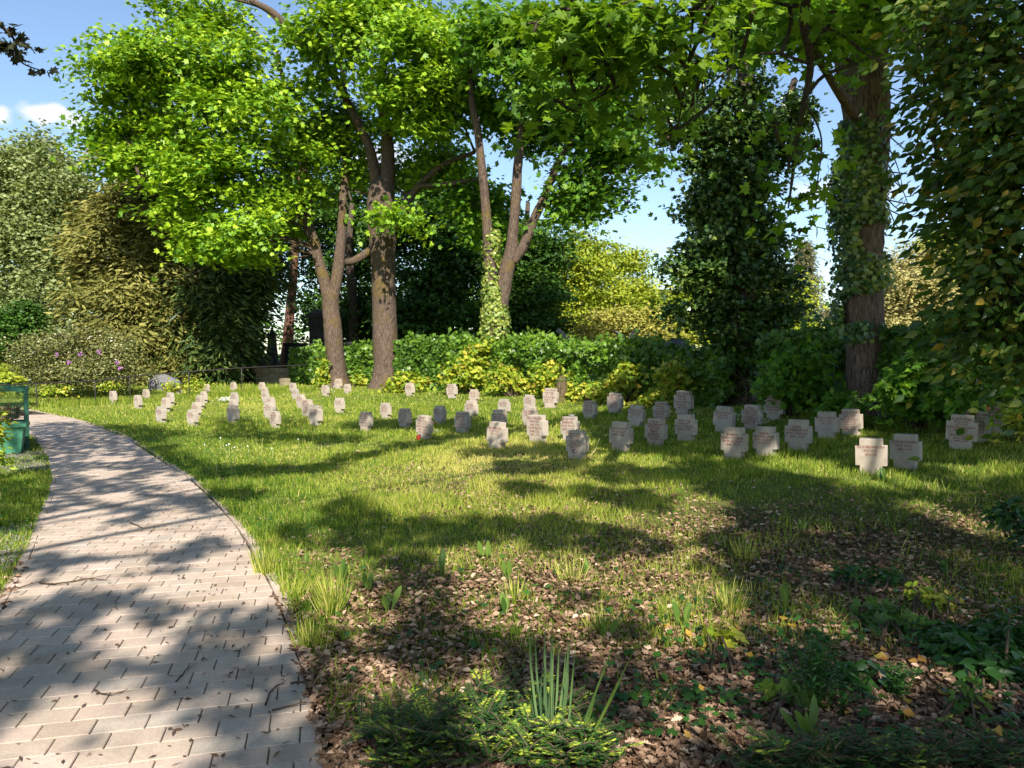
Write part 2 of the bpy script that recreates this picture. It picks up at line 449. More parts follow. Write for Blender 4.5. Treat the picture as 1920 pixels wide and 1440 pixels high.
tag(ground, kind='structure')

# ------------------------------------------------------------------ paved path
TH = R(14); ct, st = math.cos(TH), math.sin(TH)
def uv2xy(u, v): return u * ct - v * st, u * st + v * ct
def xy2uv(x, y): return x * ct + y * st, -x * st + y * ct
Ru, Rv = xy2uv(RE[:, 0], RE[:, 1]); Lu, Lv = xy2uv(LE[:, 0], LE[:, 1])
def ru(v): return float(np.interp(v, Rv, Ru))
def lu(v): return float(np.interp(v, Lv, Lu))
pv, pf, prnd = [], [], []
BW, BH, J = .213, .142, .0022
def add_block(pts, top, jit):
    """a bevelled block from four ground corners"""
    p = np.array(pts, float); c = p.mean(0)
    if abs(np.cross(p[1] - p[0], p[3] - p[0])) < 4e-4: return
    ins = []
    for q in p:
        dv = c - q; ins.append(q + dv / max(np.linalg.norm(dv), 1e-6) * .004)
    z = g(p[:, 0], p[:, 1]); tilt = rng.normal(0, jit, 4) * .5 + rng.normal(0, jit)
    k = len(pv)
    for q, zz in zip(p, z): pv.append((q[0], q[1], zz - .02))
    for q, zz, t_ in zip(p, z, tilt): pv.append((q[0], q[1], zz + top - .004 + t_))
    for q, zz, t_ in zip(ins, z, tilt): pv.append((q[0], q[1], zz + top + t_))
    for a in range(4):
        bq = (a + 1) % 4
        pf.append((k + a, k + bq, k + 4 + bq, k + 4 + a)); pf.append((k + 4 + a, k + 4 + bq, k + 8 + bq, k + 8 + a))
    pf.append((k + 8, k + 9, k + 10, k + 11))
    prnd.extend([rng.random()] * 12)
v = -1.2; row = 0
while v < 27.0:
    v1 = v + BH
    l0, l1 = lu(v), lu(v1); r0, r1 = ru(v), ru(v1)
    u = math.floor((min(l0, l1)) / BW) * BW - (BW / 2 if row % 2 else 0) + .012 * math.sin(row * 2.3)
    while u < max(r0, r1):
        a0, b0 = max(u + J, l0), min(u + BW - J, r0); a1, b1 = max(u + J, l1), min(u + BW - J, r1)
        if b0 - a0 > .015 or b1 - a1 > .015:
            b0 = max(a0, b0); b1 = max(a1, b1)
            add_block([uv2xy(a0, v + J), uv2xy(b0, v + J), uv2xy(b1, v1 - J), uv2xy(a1, v1 - J)], .007, .0007)
        u += BW
    v = v1; row += 1
m, nt, out = new_mat('concrete_pavers')
at = N(nt, 'ShaderNodeAttribute', attribute_name='rnd'); tc = N(nt, 'ShaderNodeTexCoord')
r1 = ramp(nt, [(0, (.38, .30, .24)), (.35, (.45, .365, .295)), (.7, (.49, .385, .32)), (1, (.40, .345, .29))]); nt.links.new(at.outputs['Fac'], r1.inputs['Fac'])
n1 = noise(nt, 2.2, 6, .7, tc.outputs['Object']); r2 = ramp(nt, [(.3, (.72, .7, .66)), (.6, (1, 1, 1))]); nt.links.new(n1.outputs['Fac'], r2.inputs['Fac'])
n2 = noise(nt, 90, 4, .7, tc.outputs['Object']); r3 = ramp(nt, [(.3, (.8, .8, .8)), (.65, (1.08, 1.08, 1.08))]); nt.links.new(n2.outputs['Fac'], r3.inputs['Fac'])
ma = N(nt, 'ShaderNodeMix', data_type='RGBA', blend_type='MULTIPLY'); ma.inputs[0].default_value = 1; nt.links.new(r1.outputs[0], ma.inputs[6]); nt.links.new(r2.outputs[0], ma.inputs[7])
mb = N(nt, 'ShaderNodeMix', data_type='RGBA', blend_type='MULTIPLY'); mb.inputs[0].default_value = 1; nt.links.new(ma.outputs[2], mb.inputs[6]); nt.links.new(r3.outputs[0], mb.inputs[7])
b = N(nt, 'ShaderNodeBsdfPrincipled'); b.inputs['Roughness'].default_value = .85; b.inputs['Specular IOR Level'].default_value = .25
nt.links.new(mb.outputs[2], b.inputs['Base Color'])
bp = N(nt, 'ShaderNodeBump'); bp.inputs['Strength'].default_value = .4; bp.inputs['Distance'].default_value = .004
nt.links.new(n2.outputs['Fac'], bp.inputs['Height']); nt.links.new(bp.outputs[0], b.inputs['Normal']); nt.links.new(b.outputs[0], out.inputs[0])
PAVER = m
tag(link('path', raw_mesh('path', pv, np.array(pf), PAVER, prnd)), kind='structure')
# edging stones along both sides
pv, pf, prnd = [], [], []
for E_, sgn in ((RE, 1), (LE, -1)):
    cc = curve(E_, 260)
    seglen = np.concatenate([[0], np.cumsum(np.linalg.norm(np.diff(cc, axis=0), axis=1))])
    s_ = 0.
    while s_ < seglen[-1] - .26:
        q = [np.array([np.interp(t_, seglen, cc[:, 0]), np.interp(t_, seglen, cc[:, 1])]) for t_ in (s_, s_ + .245)]
        t_ = q[1] - q[0]; nn = np.array([t_[1], -t_[0]]) / np.linalg.norm(t_) * sgn
        a, b_ = q[0] + nn * .006, q[1] + nn * .006
        pts = [a, a + nn * .065, b_ + nn * .065, b_]
        if sgn < 0: pts = pts[::-1]
        add_block(pts, .008, .003); s_ += .25
tag(link('kerb', raw_mesh('kerb', pv, np.array(pf), PAVER, prnd)), kind='structure')
# sand bed in the joints
yy = np.linspace(-2.5, RE[-1, 1] - .05, 160)
KX = 14
bv = np.array([(x, y, float(g(x, y)) - .012) for y in yy for x in np.linspace(float(xl(y)) - .02, float(xr(y)) + .02, KX)])
bf = np.array([(KX * i + j, KX * i + j + 1, KX * i + KX + j + 1, KX * i + KX + j) for i in range(len(yy) - 1) for j in range(KX - 1)])
tag(link('path_bed', raw_mesh('path_bed', bv, bf, plain_mat('joint_sand', (.06, .05, .035), .95, .1, .4, 20, .3))), kind='structure')

# ------------------------------------------------------------------ grass, clover, leaf litter
GRASS = leaf_mat('grass_blades', [(.05, .11, .012), (.15, .24, .022), (.31, .37, .05), (.48, .47, .10), (.62, .52, .22)], .35, .55, .2, 1.2)
def sample_field(n, y0, y1, xk=.95):
    Y = np.exp(rng.uniform(math.log(y0), math.log(y1), n)); X = rng.uniform(-xk, xk, n) * Y
    return X, Y
BLADE5 = (np.array([(-.5, 0, 0), (.5, 0, 0), (-.42, .5, .06), (.42, .5, .06), (0, 1, .28)], float), [np.array([(0, 1, 3, 2)]), np.array([(2, 3, 4)])])
def blades(name, X, Y, h, wdt, rnd, lean=.35, mat=None, parent=None, z=None):
    n = len(X)
    d = np.stack([rng.normal(0, lean, n), rng.normal(0, lean, n), np.ones(n)], -1)
    nn = np.stack([rng.normal(0, .8, n), -np.abs(rng.normal(1, .5, n)), rng.normal(.3, .3, n)], -1)
    pos = np.stack([X, Y, (g(X, Y) if z is None else z) - .008], -1)
    return scatter(name, BLADE5, pos, d, nn, np.stack([wdt, h, h], -1), rnd, mat or GRASS, parent)
X, Y = sample_field(760000, 3.2, 42)
gd = grass_at(X, Y)
px, py = proj(np.stack([X, Y, g(X, Y)], -1))
keep = (rng.random(len(X)) < gd) & ~on_path(X, Y, .05) & (py < 1500)
# hedge line and beyond: no lawn
keep &= ~((Y > 44))
X, Y, px, py = X[keep], Y[keep], px[keep], py[keep]
tall = vnoise(X, Y, 1.6, 21); dry = vnoise(X, Y, 2.3, 22)
edge = np.abs(X - xr(Y)) < .22
h = (.028 + .042 * rng.random(len(X)) ** 1.5) * (.7 + .9 * tall) * np.where(edge & (Y < 9), 1.5, 1)
h *= 1 + .7 * (vnoise(X, Y, .35, 89) > .62)
h *= np.where((py < 735) & (px < 560), 1.9, 1)
wd = np.maximum(.0050, .00085 * Y) * rng.uniform(.7, 1.3, len(X))
dryimg = blob(px, py, [(900, 880, 330, 60, .85), (420, 770, 260, 30, .5), (1100, 1080, 330, 120, .6), (700, 850, 200, 30, .6)], .22)
green = blob(px, py, [(480, 930, 160, 70, .6), (330, 850, 110, 40, .6)])
rn = np.clip(.22 + .34 * dry * dryimg / .4 + .25 * (dryimg - .22) - .2 * green + .38 * (vnoise(X, Y, .16, 88) - .5) + rng.normal(0, .16, len(X)), 0, .85)
rn = np.where(rng.random(len(X)) < .05, .95, rn)
tag(blades('grass', X, Y, h, wd, rn), kind='stuff')
# clover and low herbs beside the path and through the lawn
CLOVER = leaf_mat('clover_leaves', [(.03, .085, .012), (.06, .15, .018), (.12, .22, .03)], .3, .5, .3)
X, Y = sample_field(230000, 4.5, 26)
px, py = proj(np.stack([X, Y, g(X, Y)], -1))
cd = blob(px, py, [(470, 940, 140, 60, 1), (360, 870, 90, 45, 1), (560, 990, 110, 25, .9), (290, 820, 80, 20, .8), (250, 790, 80, 12, .6), (700, 900, 160, 40, .3), (50, 960, 60, 60, .9)], .07) * (vnoise(X, Y, .4, 31) > .25)
keep = (rng.random(len(X)) < cd) & ~on_path(X, Y, .03); X, Y = X[keep], Y[keep]; n = len(X)
pos = np.stack([X, Y, g(X, Y) + rng.uniform(.015, .085, n)], -1)
ang = rng.uniform(0, 6.28, n); d = np.stack([np.cos(ang), np.sin(ang), rng.normal(.1, .2, n)], -1)
nn = np.stack([rng.normal(0, .35, n), rng.normal(-.25, .35, n), np.ones(n)], -1)
tag(scatter('clover', WIDE4, pos, d, nn, np.maximum(.016, .0019 * Y) * rng.uniform(.7, 1.3, n), rng.random(n), CLOVER), kind='stuff')
# dead leaves
DEAD = leaf_mat('dead_leaves', [(.06, .032, .018), (.14, .08, .045), (.25, .155, .10), (.40, .27, .18), (.58, .43, .31)], .12, .7, .2, 1.0)
X, Y = sample_field(190000, 2.6, 22)
lm = litter_at(X, Y)
keep = (rng.random(len(X)) < lm * 1.0 * np.clip(14 / Y / 2.0, .35, 1)) & ~on_path(X, Y, -.01); X, Y = X[keep], Y[keep]; n = len(X)
half = rng.random(n) < .5
for nm, tm, sel in (('fallen_leaves', OAK, half), ('leaf_litter', CURL, ~half)):
    x, y = X[sel], Y[sel]; k = len(x)
    pos = np.stack([x, y, g(x, y) + rng.uniform(.004, .035, k)], -1)
    ang = rng.uniform(0, 6.28, k); d = np.stack([np.cos(ang), np.sin(ang), rng.normal(0, .28, k)], -1)
    nn = np.stack([rng.normal(0, .45, k), rng.normal(-.1, .45, k), np.where(rng.random(k) < .8, 1., -1.)], -1)
    sz = rng.uniform(.018, .056, k) * np.clip(.8 + Y[sel] * .03, 1, 1.4)
    o = tag(scatter(nm, tm, pos, d, nn, sz, np.clip(rng.normal(.45, .24, k), 0, 1), DEAD), kind='stuff')
# yellow fallen leaves
YEL = leaf_mat('yellow_leaves', [(.45, .30, .04), (.5, .24, .05), (.6, .45, .10)], .3, .6)
pts = [G(*p) for p in [(1090, 1195), (930, 1300), (1300, 1165), (735, 1215), (1472, 1172), (1475, 1185), (1295, 1200), (1720, 1260), (1700, 1330), (1305, 1315), (1120, 1170), (1690, 1355), (1595, 1355), (1840, 1325), (1650, 1235), (1115, 1015), (930, 1390)]]
pts += [G(rng.uniform(1250, 1900), rng.uniform(1180, 1430)) for _ in range(26)]
pts = np.array(pts); k = len(pts); pts[:, 2] += .05
ang = rng.uniform(0, 6.28, k)
tag(scatter('yellow_leaves', WIDE4, pts, np.stack([np.cos(ang), np.sin(ang), 0 * ang], -1), np.stack([rng.normal(0, .3, k), rng.normal(-.4, .3, k), np.ones(k)], -1), rng.uniform(.035, .065, k), rng.random(k), YEL), kind='stuff')
# bits of twig, bud and leaf on the paving
n = 520
Y = np.exp(rng.uniform(math.log(2.7), math.log(14), n)); tt = rng.random(n) ** .6; X = xl(Y) + (xr(Y) - xl(Y)) * tt
pos = np.stack([X, Y, g(X, Y) + .016], -1); ang = rng.uniform(0, 6.28, n)
tag(scatter('path_debris', NARROW, pos, np.stack([np.cos(ang), np.sin(ang), 0 * ang], -1), np.stack([rng.normal(0, .2, n), rng.normal(0, .2, n), np.ones(n)], -1),
    np.stack([rng.uniform(.02, .07, n), rng.uniform(.015, .06, n), rng.uniform(.03, .06, n)], -1), rng.uniform(0, .35, n), DEAD), kind='stuff')
# gravel verge left of the path
n = 5000
c = [G(40, 855), G(20, 1010), G(60, 875), G(-10, 1060)]
pos = np.concatenate([np.array(cc)[None] + np.stack([rng.normal(0, .45, n // 4), rng.normal(0, s, n // 4), 0 * np.zeros(n // 4)], -1) for cc, s in zip(c, (.7, .35, .5, .3))])
pos = pos[~on_path(pos[:, 0], pos[:, 1], .09)]; n = len(pos); pos[:, 2] = g(pos[:, 0], pos[:, 1]) + .012
PEB = (np.array([(-.5, 0, 0), (0, -.4, .1), (.5, .1, 0), (0, .5, 0), (0, 0, .45)], float), [np.array([(0, 1, 4), (1, 2, 4), (2, 3, 4), (3, 0, 4)])])
ang = rng.uniform(0, 6.28, n)
GRAV = leaf_mat('gravel_stone', [(.10, .09, .08), (.17, .155, .14), (.26, .24, .22)], 0, .8)
tag(scatter('gravel', PEB, pos, np.stack([np.cos(ang), np.sin(ang), 0 * ang], -1), np.stack([rng.normal(0, .2, n), rng.normal(0, .2, n), np.ones(n)], -1), rng.uniform(.015, .04, n), rng.random(n), GRAV), kind='stuff')

# ------------------------------------------------------------------ stone crosses
SW, SHh, ST = .395, .50, .15
def cross_mesh():
    a, b_ = SW / 2, .143
    o = [(-b_, -.12), (b_ - .006, -.12), (b_ - .006, .135), (a, .135), (a, .405), (b_, .405), (b_, SHh), (-b_, SHh), (-b_, .405), (-a, .405), (-a, .135), (-b_, .135)]
    import bmesh
    bm = bmesh.new()
    f = bm.faces.new([bm.verts.new((x, -ST / 2, z)) for x, z in o])
    r = bmesh.ops.extrude_face_region(bm, geom=[f])
    bmesh.ops.translate(bm, verts=[v for v in r['geom'] if isinstance(v, bmesh.types.BMVert)], vec=(0, ST, 0))
    bmesh.ops.recalc_face_normals(bm, faces=bm.faces)
    bmesh.ops.bevel(bm, geom=[e for e in bm.edges], offset=.005, segments=2, affect='EDGES', profile=.6)
    me = bpy.data.meshes.new('stone_cross'); bm.to_mesh(me); bm.free(); return me
m, nt, out = new_mat('pale_limestone')
tc = N(nt, 'ShaderNodeTexCoord'); oi = N(nt, 'ShaderNodeObjectInfo')
ad = N(nt, 'ShaderNodeVectorMath', operation='ADD'); nt.links.new(tc.outputs['Object'], ad.inputs[0]); nt.links.new(oi.outputs['Location'], ad.inputs[1])
n1 = noise(nt, 5, 6, .7, ad.outputs[0]); n2 = noise(nt, 70, 4, .7, ad.outputs[0])
r0 = ramp(nt, [(0, (.38, .32, .26)), (.5, (.43, .365, .30)), (1, (.37, .325, .28))]); nt.links.new(oi.outputs['Random'], r0.inputs['Fac'])
r1 = ramp(nt, [(.28, (.66, .66, .63)), (.5, (.95, .95, .94)), (.8, (1.08, 1.07, 1.05))]); nt.links.new(n1.outputs['Fac'], r1.inputs['Fac'])
r2 = ramp(nt, [(.3, (.86, .86, .86)), (.6, (1.02, 1.02, 1.02))]); nt.links.new(n2.outputs['Fac'], r2.inputs['Fac'])
ma = N(nt, 'ShaderNodeMix', data_type='RGBA', blend_type='MULTIPLY'); ma.inputs[0].default_value = 1; nt.links.new(r0.outputs[0], ma.inputs[6]); nt.links.new(r1.outputs[0], ma.inputs[7])
mb = N(nt, 'ShaderNodeMix', data_type='RGBA', blend_type='MULTIPLY'); mb.inputs[0].default_value = 1; nt.links.new(ma.outputs[2], mb.inputs[6]); nt.links.new(r2.outputs[0], mb.inputs[7])
b = N(nt, 'ShaderNodeBsdfPrincipled'); b.inputs['Roughness'].default_value = .85; b.inputs['Specular IOR Level'].default_value = .2
nt.links.new(mb.outputs[2], b.inputs['Base Color'])
bp = N(nt, 'ShaderNodeBump'); bp.inputs['Strength'].default_value = .35; bp.inputs['Distance'].default_value = .006
nt.links.new(n2.outputs['Fac'], bp.inputs['Height']); nt.links.new(bp.outputs[0], b.inputs['Normal']); nt.links.new(b.outputs[0], out.inputs[0])
STONE = m
CROSS = cross_mesh(); CROSS.materials.append(STONE)
RED = plain_mat('red_letter_paint', (.17, .025, .018), .7, .2, .35, 30)

def inscription(lines, parent, faint=False):
    cu = bpy.data.curves.new('inscription', 'FONT')
    n = len(lines); size = .052 if n <= 4 else max(.031, .36 / n)
    cu.body = '\n'.join(lines); cu.align_x = 'CENTER'; cu.size = size; cu.space_line = 1.0; cu.resolution_u = 1
    cu.space_character = 1.12; cu.offset = .0009
    ob = bpy.data.objects.new('inscription', cu)
    me = bpy.data.meshes.new_from_object(ob)
    bpy.data.objects.remove(ob); bpy.data.curves.remove(cu)
    k = len(me.vertices); co = np.empty(k * 3, np.float32); me.vertices.foreach_get('co', co); co = co.reshape(-1, 3)
    wd = co[:, 0].max() - co[:, 0].min(); s = min(1, .350 / wd)
    v = np.stack([co[:, 0] * s - .004, np.full(k, -ST / 2 - .0016), .375 + co[:, 1] + (.055 if n > 4 else 0.)], -1)
    me.vertices.foreach_set('co', v.astype(np.float32).ravel()); me.update()
    me.name = 'inscription'; me.materials.append(RED)
    o = link('inscription', me, parent)
    return o

R3 = ['RUM SOLDAT', '1896_1917']
STONES = [
 # x left, x right, y top, y base, lines, label
 (202,218,733,757,['JON RADU','RUM SOLDAT','1894_1917'],'pale stone cross standing alone nearest the path in the far left corner'),
 (248,265,741,766,['PETRE'] + R3,'front cross of the two overlapping crosses right of the far left one'),
 (264,279,730,752,['NJCOLAE'] + R3,'rear cross of the overlapping pair right of the far left cross, before the grey boulder'),
 (289,308,762,793,['JOAN POP'] + R3,'front cross of the four-cross line left of the flowering white tuft'),
 (299,318,745,772,['STAN DJNU'] + R3,'second from the front in the four-cross line at the left of the lawn'),
 (309,326,736,760,['VASJLE'] + R3,'third from the front in the four-cross line at the left of the lawn'),
 (325,340,724,744,['GHEORGE'] + R3,'rearmost and smallest looking in the four-cross line at the left'),
 (347,370,768,799,['DUMJTRU','RUM SOLDAT','1893_1917'],'front cross of the five-cross line just left of the white flowers'),
 (356,376,754,782,['MJHAJ'] + R3,'second from the front in the five-cross line left of the white flowers'),
 (364,381,741,767,['TUDOR'] + R3,'middle one of the five-cross line left of the white flowers'),
 (373,389,734,755,['ANTON'] + R3,'second from the back in the five-cross line left of the white flowers'),
 (378,394,720,739,['JLJE'] + R3,'rearmost of the five-cross line, against the tall weeds by the railing'),
 (422,445,760,794,['RUSS SOLDAT','1889_1918'],'nearest cross of the column right beside the white flowers, short two-line text'),
 (424,446,749,777,['LUKA'] + R3,'second cross of the column beside the white flowers, half hidden by the nearest'),
 (429,447,736,760,['MARJN'] + R3,'third cross of the column, touching the white flower tuft'),
 (429,445,718,735,['COSTA'] + R3,'rearmost cross above the white flower tuft, standing free of its column'),
 (482,498,717,735,['SAVA'] + R3,'rearmost of the dense six-cross file at the middle left'),
 (486,504,726,745,['NJTA'] + R3,'fifth from the front in the dense six-cross file'),
 (488,506,735,755,['BARBU','RUM SOLDAT','1890_1917'],'fourth from the front in the dense six-cross file, sunlit'),
 (494,514,744,772,['TOMA'] + R3,'third from the front in the dense six-cross file, partly shaded'),
 (493,514,753,787,['PAVEL','RUM SOLDAT','1888_1917'],'second from the front in the dense six-cross file'),
 (501,525,771,803,['STEFAN','RUM SOLDAT','1887_1917','JAKOB','1891_1917'],'front cross of the dense six-cross file with five lines of text, half shaded'),
 (539,557,718,738,['GRJGORE'] + R3,'rearmost of the five-cross file left of the forked maple'),
 (543,562,729,749,['ALEXE'] + R3,'second from the back in the file left of the forked maple'),
 (553,573,739,766,['MATEJ'] + R3,'middle cross in the file left of the forked maple'),
 (563,584,749,782,['ANDREJ','RUM SOLDAT','1886_1917','OPREA','1892_1917','RUM SOLD'],'second from the front in the file left of the forked maple, six text lines'),
 (575,601,760,798,['N GOLUBEW','RUSS SOLD','1887_1918'],'grey shaded front cross of the file left of the forked maple'),
 (600,619,722,743,['FLOREA'] + R3 + ['JON','1895_1917'],'bright cross just in front and left of the forked maple trunk'),
 (624,643,710,730,['NJSTOR'] + R3,'cross leaning on the foot of the forked maple trunk'),
 (641,660,721,739,['JANCU'] + R3,'bright cross just right of the forked maple foot'),
 (623,646,746,774,['F SOKOLOW','RUSS SOLD','1885_1918'],'lone grey shaded cross on the lawn in front of the forked maple'),
 (668,698,772,808,['N CRACIUN','RUM SOLD','1894_1917','J LUPU','RUM SOLD','1896_1917'],'whitest sunlit cross in the middle front, long faded six-line text'),
 (757,778,718,743,['J BALAN'] + R3,'bright white cross against the yellow saplings right of the thick trunk'),
 (835,858,720,747,['A DRAGAN'] + R3 + ['M JLJE','1890_1917'],'bright cross at the hedge foot below the yellow-leaved bush'),
 (709,734,756,785,['S WERES','RUM SOLD','1889_1917','1893_1917'],'isolated cross behind and right of the whitest sunlit cross'),
 (741,771,766,802,['J SUTZAR','SOLDAT','1889_1917','N ROTARU','RUM','1891_1917'],'dappled cross between the isolated cross and the one with the red candle'),
 (776,808,779,823,['CONST','RUM SOLD','1891_1917','ANDR LAZAR','RUM SOLD','1887_1917'],'dappled cross with a red grave candle at its foot'),
 (808,836,763,794,['SCH DANJLOV','RUSS SOLD','1882_1918'],'grey shaded cross just behind the one with the candle'),
 (848,880,772,812,['NIC LAZARIN','RUM SOLD','1892_1917','VASILE','GEORGESCU','1893_1917'],'cross before the shaded patch, left of the near cream one'),
 (868,896,751,785,['P TERZJEV','RUSS SOLD','1881_1918'],'middle one of three crosses rising in line at the yellow bush'),
 (875,900,730,755,['BALTZATU','RUM SOLD','1891_1917','N COSTEA'],'grey cross at the hedge, rear of three rising in line'),
 (909,946,791,843,['P MACHMEDZJW','RUSS SOLD','1872_1918'],'cream near cross with three short lines of text and a dark leaning shadow'),
 (918,950,768,806,['GAVR JSTRATI','RUM SOLD','1875_1918'],'blue-grey shaded cross directly behind the cream near cross'),
 (930,957,749,779,['N CARAGEOR','RUM SOLD','1893_1917'],'warm lit cross behind the blue-grey shaded one'),
 (977,1004,741,769,['N DINU','RUM SOLD','1891_1917','M ENACHE'],'cross at the hedge left of the tallest pale cross, half hidden'),
 (976,1006,762,801,['LAZAR DIMITRI','RUM SOLD','1892_1918'],'cross standing behind the left shoulder of the near pinkish double-text cross'),
 (985,1024,778,830,['WSJLJ CARAZEN','RUM SOLD','1890_1918','TUDOR NEAGU','RUM SOLD','1887_1918'],'slightly tilted cross with two names in red, white foot'),
 (1017,1044,728,765,['CONST POPA','RUM SOLD','1891_1917','G DRAGOMIR','RUM SOLD','1890_1917'],'tall pale cross beside the tree stump at the hedge'),
 (1048,1085,781,826,['TEODOSJY','BABANAJ','RUSS SOLD','1892_1918','JON'],'grey shaded cross with a stone on top, behind the front cross'),
 (1056,1101,808,861,['JWAN TJRIN','RUM SOLDAT','1886_1918','KJOKTJSTA','SJRABOS','RUM SOLDAT','1881_1918','DJMJTRJ','SERJOZ'],'front sunlit cross of the middle with the longest text and a dry leaf on top'),
 (1089,1120,754,786,['JWAN PETROV','RUM SOLD','1891_1917','MJHAJ ENE','1893_1917'],'pinkish squat cross between the stump and the shaded lawn'),
 (1136,1166,737,775,['N CRACIUNESC','RUM SOLD','1890_1917','P DOBRE','RUM SOLD','1892_1917'],'cross below the yellow saplings with a dry stem in front of it'),
 (1139,1183,791,846,['ALB GOURZOY','RU SOLDAT','1886_1918'],'grey shaded near cross with three lines, right of the front sunlit one'),
 (1173,1209,760,800,['WASJLJ KOLA','RUM SOLDAT','1887_1918'],'grey cross behind and right of the three-line grey one'),
 (1221,1257,753,792,['TUDOR BERJA','RUM SOLD','1890_1917','G CONSTANTIN','RUM SOLD','1892_1917'],'cross with a warm sunlit right half, behind the eight-line cross'),
 (1205,1248,785,836,['TEODOR','TRJKAJSCHNJKOW','RUSS SOLDAT','1883_1918','DJMJTRJ','MJCHAJLOW','RUM SOLDAT','1888_1918'],'near cross with eight lines of text reaching its foot'),
 (1262,1297,733,778,['BANU STOICA','RUM SOLD','1891_1917','CONSTANTIN ENE','RUM SOLD','1889_1917'],'tall cross at the dark hedge foot left of the ivy tower'),
 (1263,1305,777,828,['CRJSTOFJE','SKARLAT','RUSS SOLDAT','1886_1918'],'grey near cross with four lines in front of the tall one'),
 (1333,1375,762,811,['WASSJLJ LASOJEJ','RUSS SOLD','1888_1918'],'grey cross in front of the ivy tower trunk'),
 (1389,1428,759,806,['VASJLE','ARDELEANU','RUM SOLDAT','1877_1917','ANASTASJE','CODREANU','RUM SOLDAT','1892_1917'],'leaning cross with two names among white flowers right of the ivy tower'),
 (1430,1470,742,787,['DUMJTRU PLESCJU','RUM SOLDAT','1895_1917','MARJN POPESCU','RUM SOLDAT','1896_1917'],'upright cross highest up between the ivy tower and the oak'),
 (1347,1401,801,861,['ROMAN','RJABOTSCHKJN','RUSS SOLDAT','1886_1917'],'near shaded cross with bright lower right edge, left of a near pair'),
 (1408,1460,800,857,['ANDREJ','WASCHJSCHKJN','RUSS SOLDAT','1877_1918'],'near cross with a sunlit lower right corner, right of a near pair'),
 (1470,1520,787,846,['JWAN','SCHERENKOW','RUSS SOLDAT','1896_1918'],'large grey cross alone between the near pair and the oak'),
 (1525,1574,772,824,['SERGEJ POLIAKOV','RUSS SOLD','1895-1918'],'left grey cross of the touching pair at the oak foot'),
 (1574,1616,767,817,['CONST BOGAEU','RUSS SOLD','1878-1917','GEORGE WASC','RUM SOLD','1896-1917','TRACJ ALDU','RUM SOLD'],'right cross of the touching pair at the oak foot, eight lines of text'),
 (1604,1665,822,891,['TEO DOBROWADUOU','RUSS SOLD','1896-1918'],'nearest cross of all, cream with warm sunlight and a curved leaf shadow'),
 (1664,1729,814,880,['GEORGE POVSRU','RUSS SOLD','1885-1918'],'large grey cross turned away beside the nearest cream one'),
 (1772,1830,778,843,['AUGUST SEPIER','RUSS SOLD','1873-1918','PJ SCHORTSCHAKOU','RUSS GEFZ','1890-1918','PETR LAUDENOU','RUSS GEFG','1877-1918'],'front cross of the right hand cluster with nine lines of text'),
 (1802,1855,770,829,['NIC BAULGIN','RUM SOLD','1895-1917','G ANDREJ','RUM SOLD','1890-1917'],'middle cross of the right hand cluster carrying the red lantern'),
 (1830,1886,753,812,['MARIN','POPESCU','1896-1917','C GOTETZ','RUM SOLD','1893-1917'],'rear cross of the right hand cluster under hanging leaves'),
]
stone_objs = []
for i, (xa, xb, yt, yb, lines, lab) in enumerate(STONES):
    c = G((xa + xb) / 2 - 1, yb)
    expect = SHh * F / c[1]
    s = float(np.clip((yb - yt) / expect, .84, 1.22))
    o = link('stone_cross', CROSS)
    a = R(-40 + rng.normal(0, 1.8))
    if i == len(STONES) - 5: a = R(-31)
    if i == len(STONES) - 4: a = R(-44)
    c = c + np.array([math.sin(-a), math.cos(a), 0]) * ST * .5 * s
    o.location = (c[0], c[1], float(g(c[0], c[1])) - .005); o.scale = (s, s, s)
    o.rotation_euler = (R(rng.normal(0, 1.2)), R(rng.normal(0, 1.3)), a)
    tag(o, lab, 'gravestone', 'stone crosses on the war grave lawn')
    inscription(lines, o); stone_objs.append(o)

def stone_top(i):
    o = stone_objs[i]
    return np.array([o.location[0], o.location[1], o.location[2] + SHh * o.scale[0]])

# grave candles
GLASS_RED = plain_mat('red_candle_plastic', (.55, .02, .012), .3, .5, .15, 30)
LID = plain_mat('brass_lid', (.5, .36, .15), .4, .5, .1, 30, metallic=.6)
def lathe(tm, prof, c=(0, 0, 0), seg=16):
    a = np.linspace(0, 2 * math.pi, seg, endpoint=False)
    v = np.array([(c[0] + r * math.cos(t), c[1] + r * math.sin(t), c[2] + z) for r, z in prof for t in a])
    f = [(i * seg + j, i * seg + (j + 1) % seg, (i + 1) * seg + (j + 1) % seg, (i + 1) * seg + j) for i in range(len(prof) - 1) for j in range(seg)]
    tm.raw(v, f)
def candle(px, py, at, label, lidded=True, hh=.13):
    t = thing('grave_candle', label, 'candle', at)
    a = TM(); lathe(a, [(.0, 0), (.036, 0), (.042, hh * .3), (.040, hh * .75), (.033, hh * .85), (0, hh * .86)]); a.build('candle_cup', GLASS_RED, t)
    if lidded:
        a = TM(); lathe(a, [(.038, hh * .80), (.039, hh * .9), (.02, hh), (0, hh * 1.02)]); a.build('lid', LID, t)
p = G(785, 825); candle(0, 0, p, 'orange-red grave candle in the grass at a cross foot', True, .12)
p = G(815, 797); candle(0, 0, p, 'small red grave candle beside the grey shaded cross', False, .06)
p = stone_top(len(STONES) - 2) + np.array([.07, -.14, -.002]); candle(0, 0, p, 'bright red lantern standing on top of the right cluster cross', False, .095)

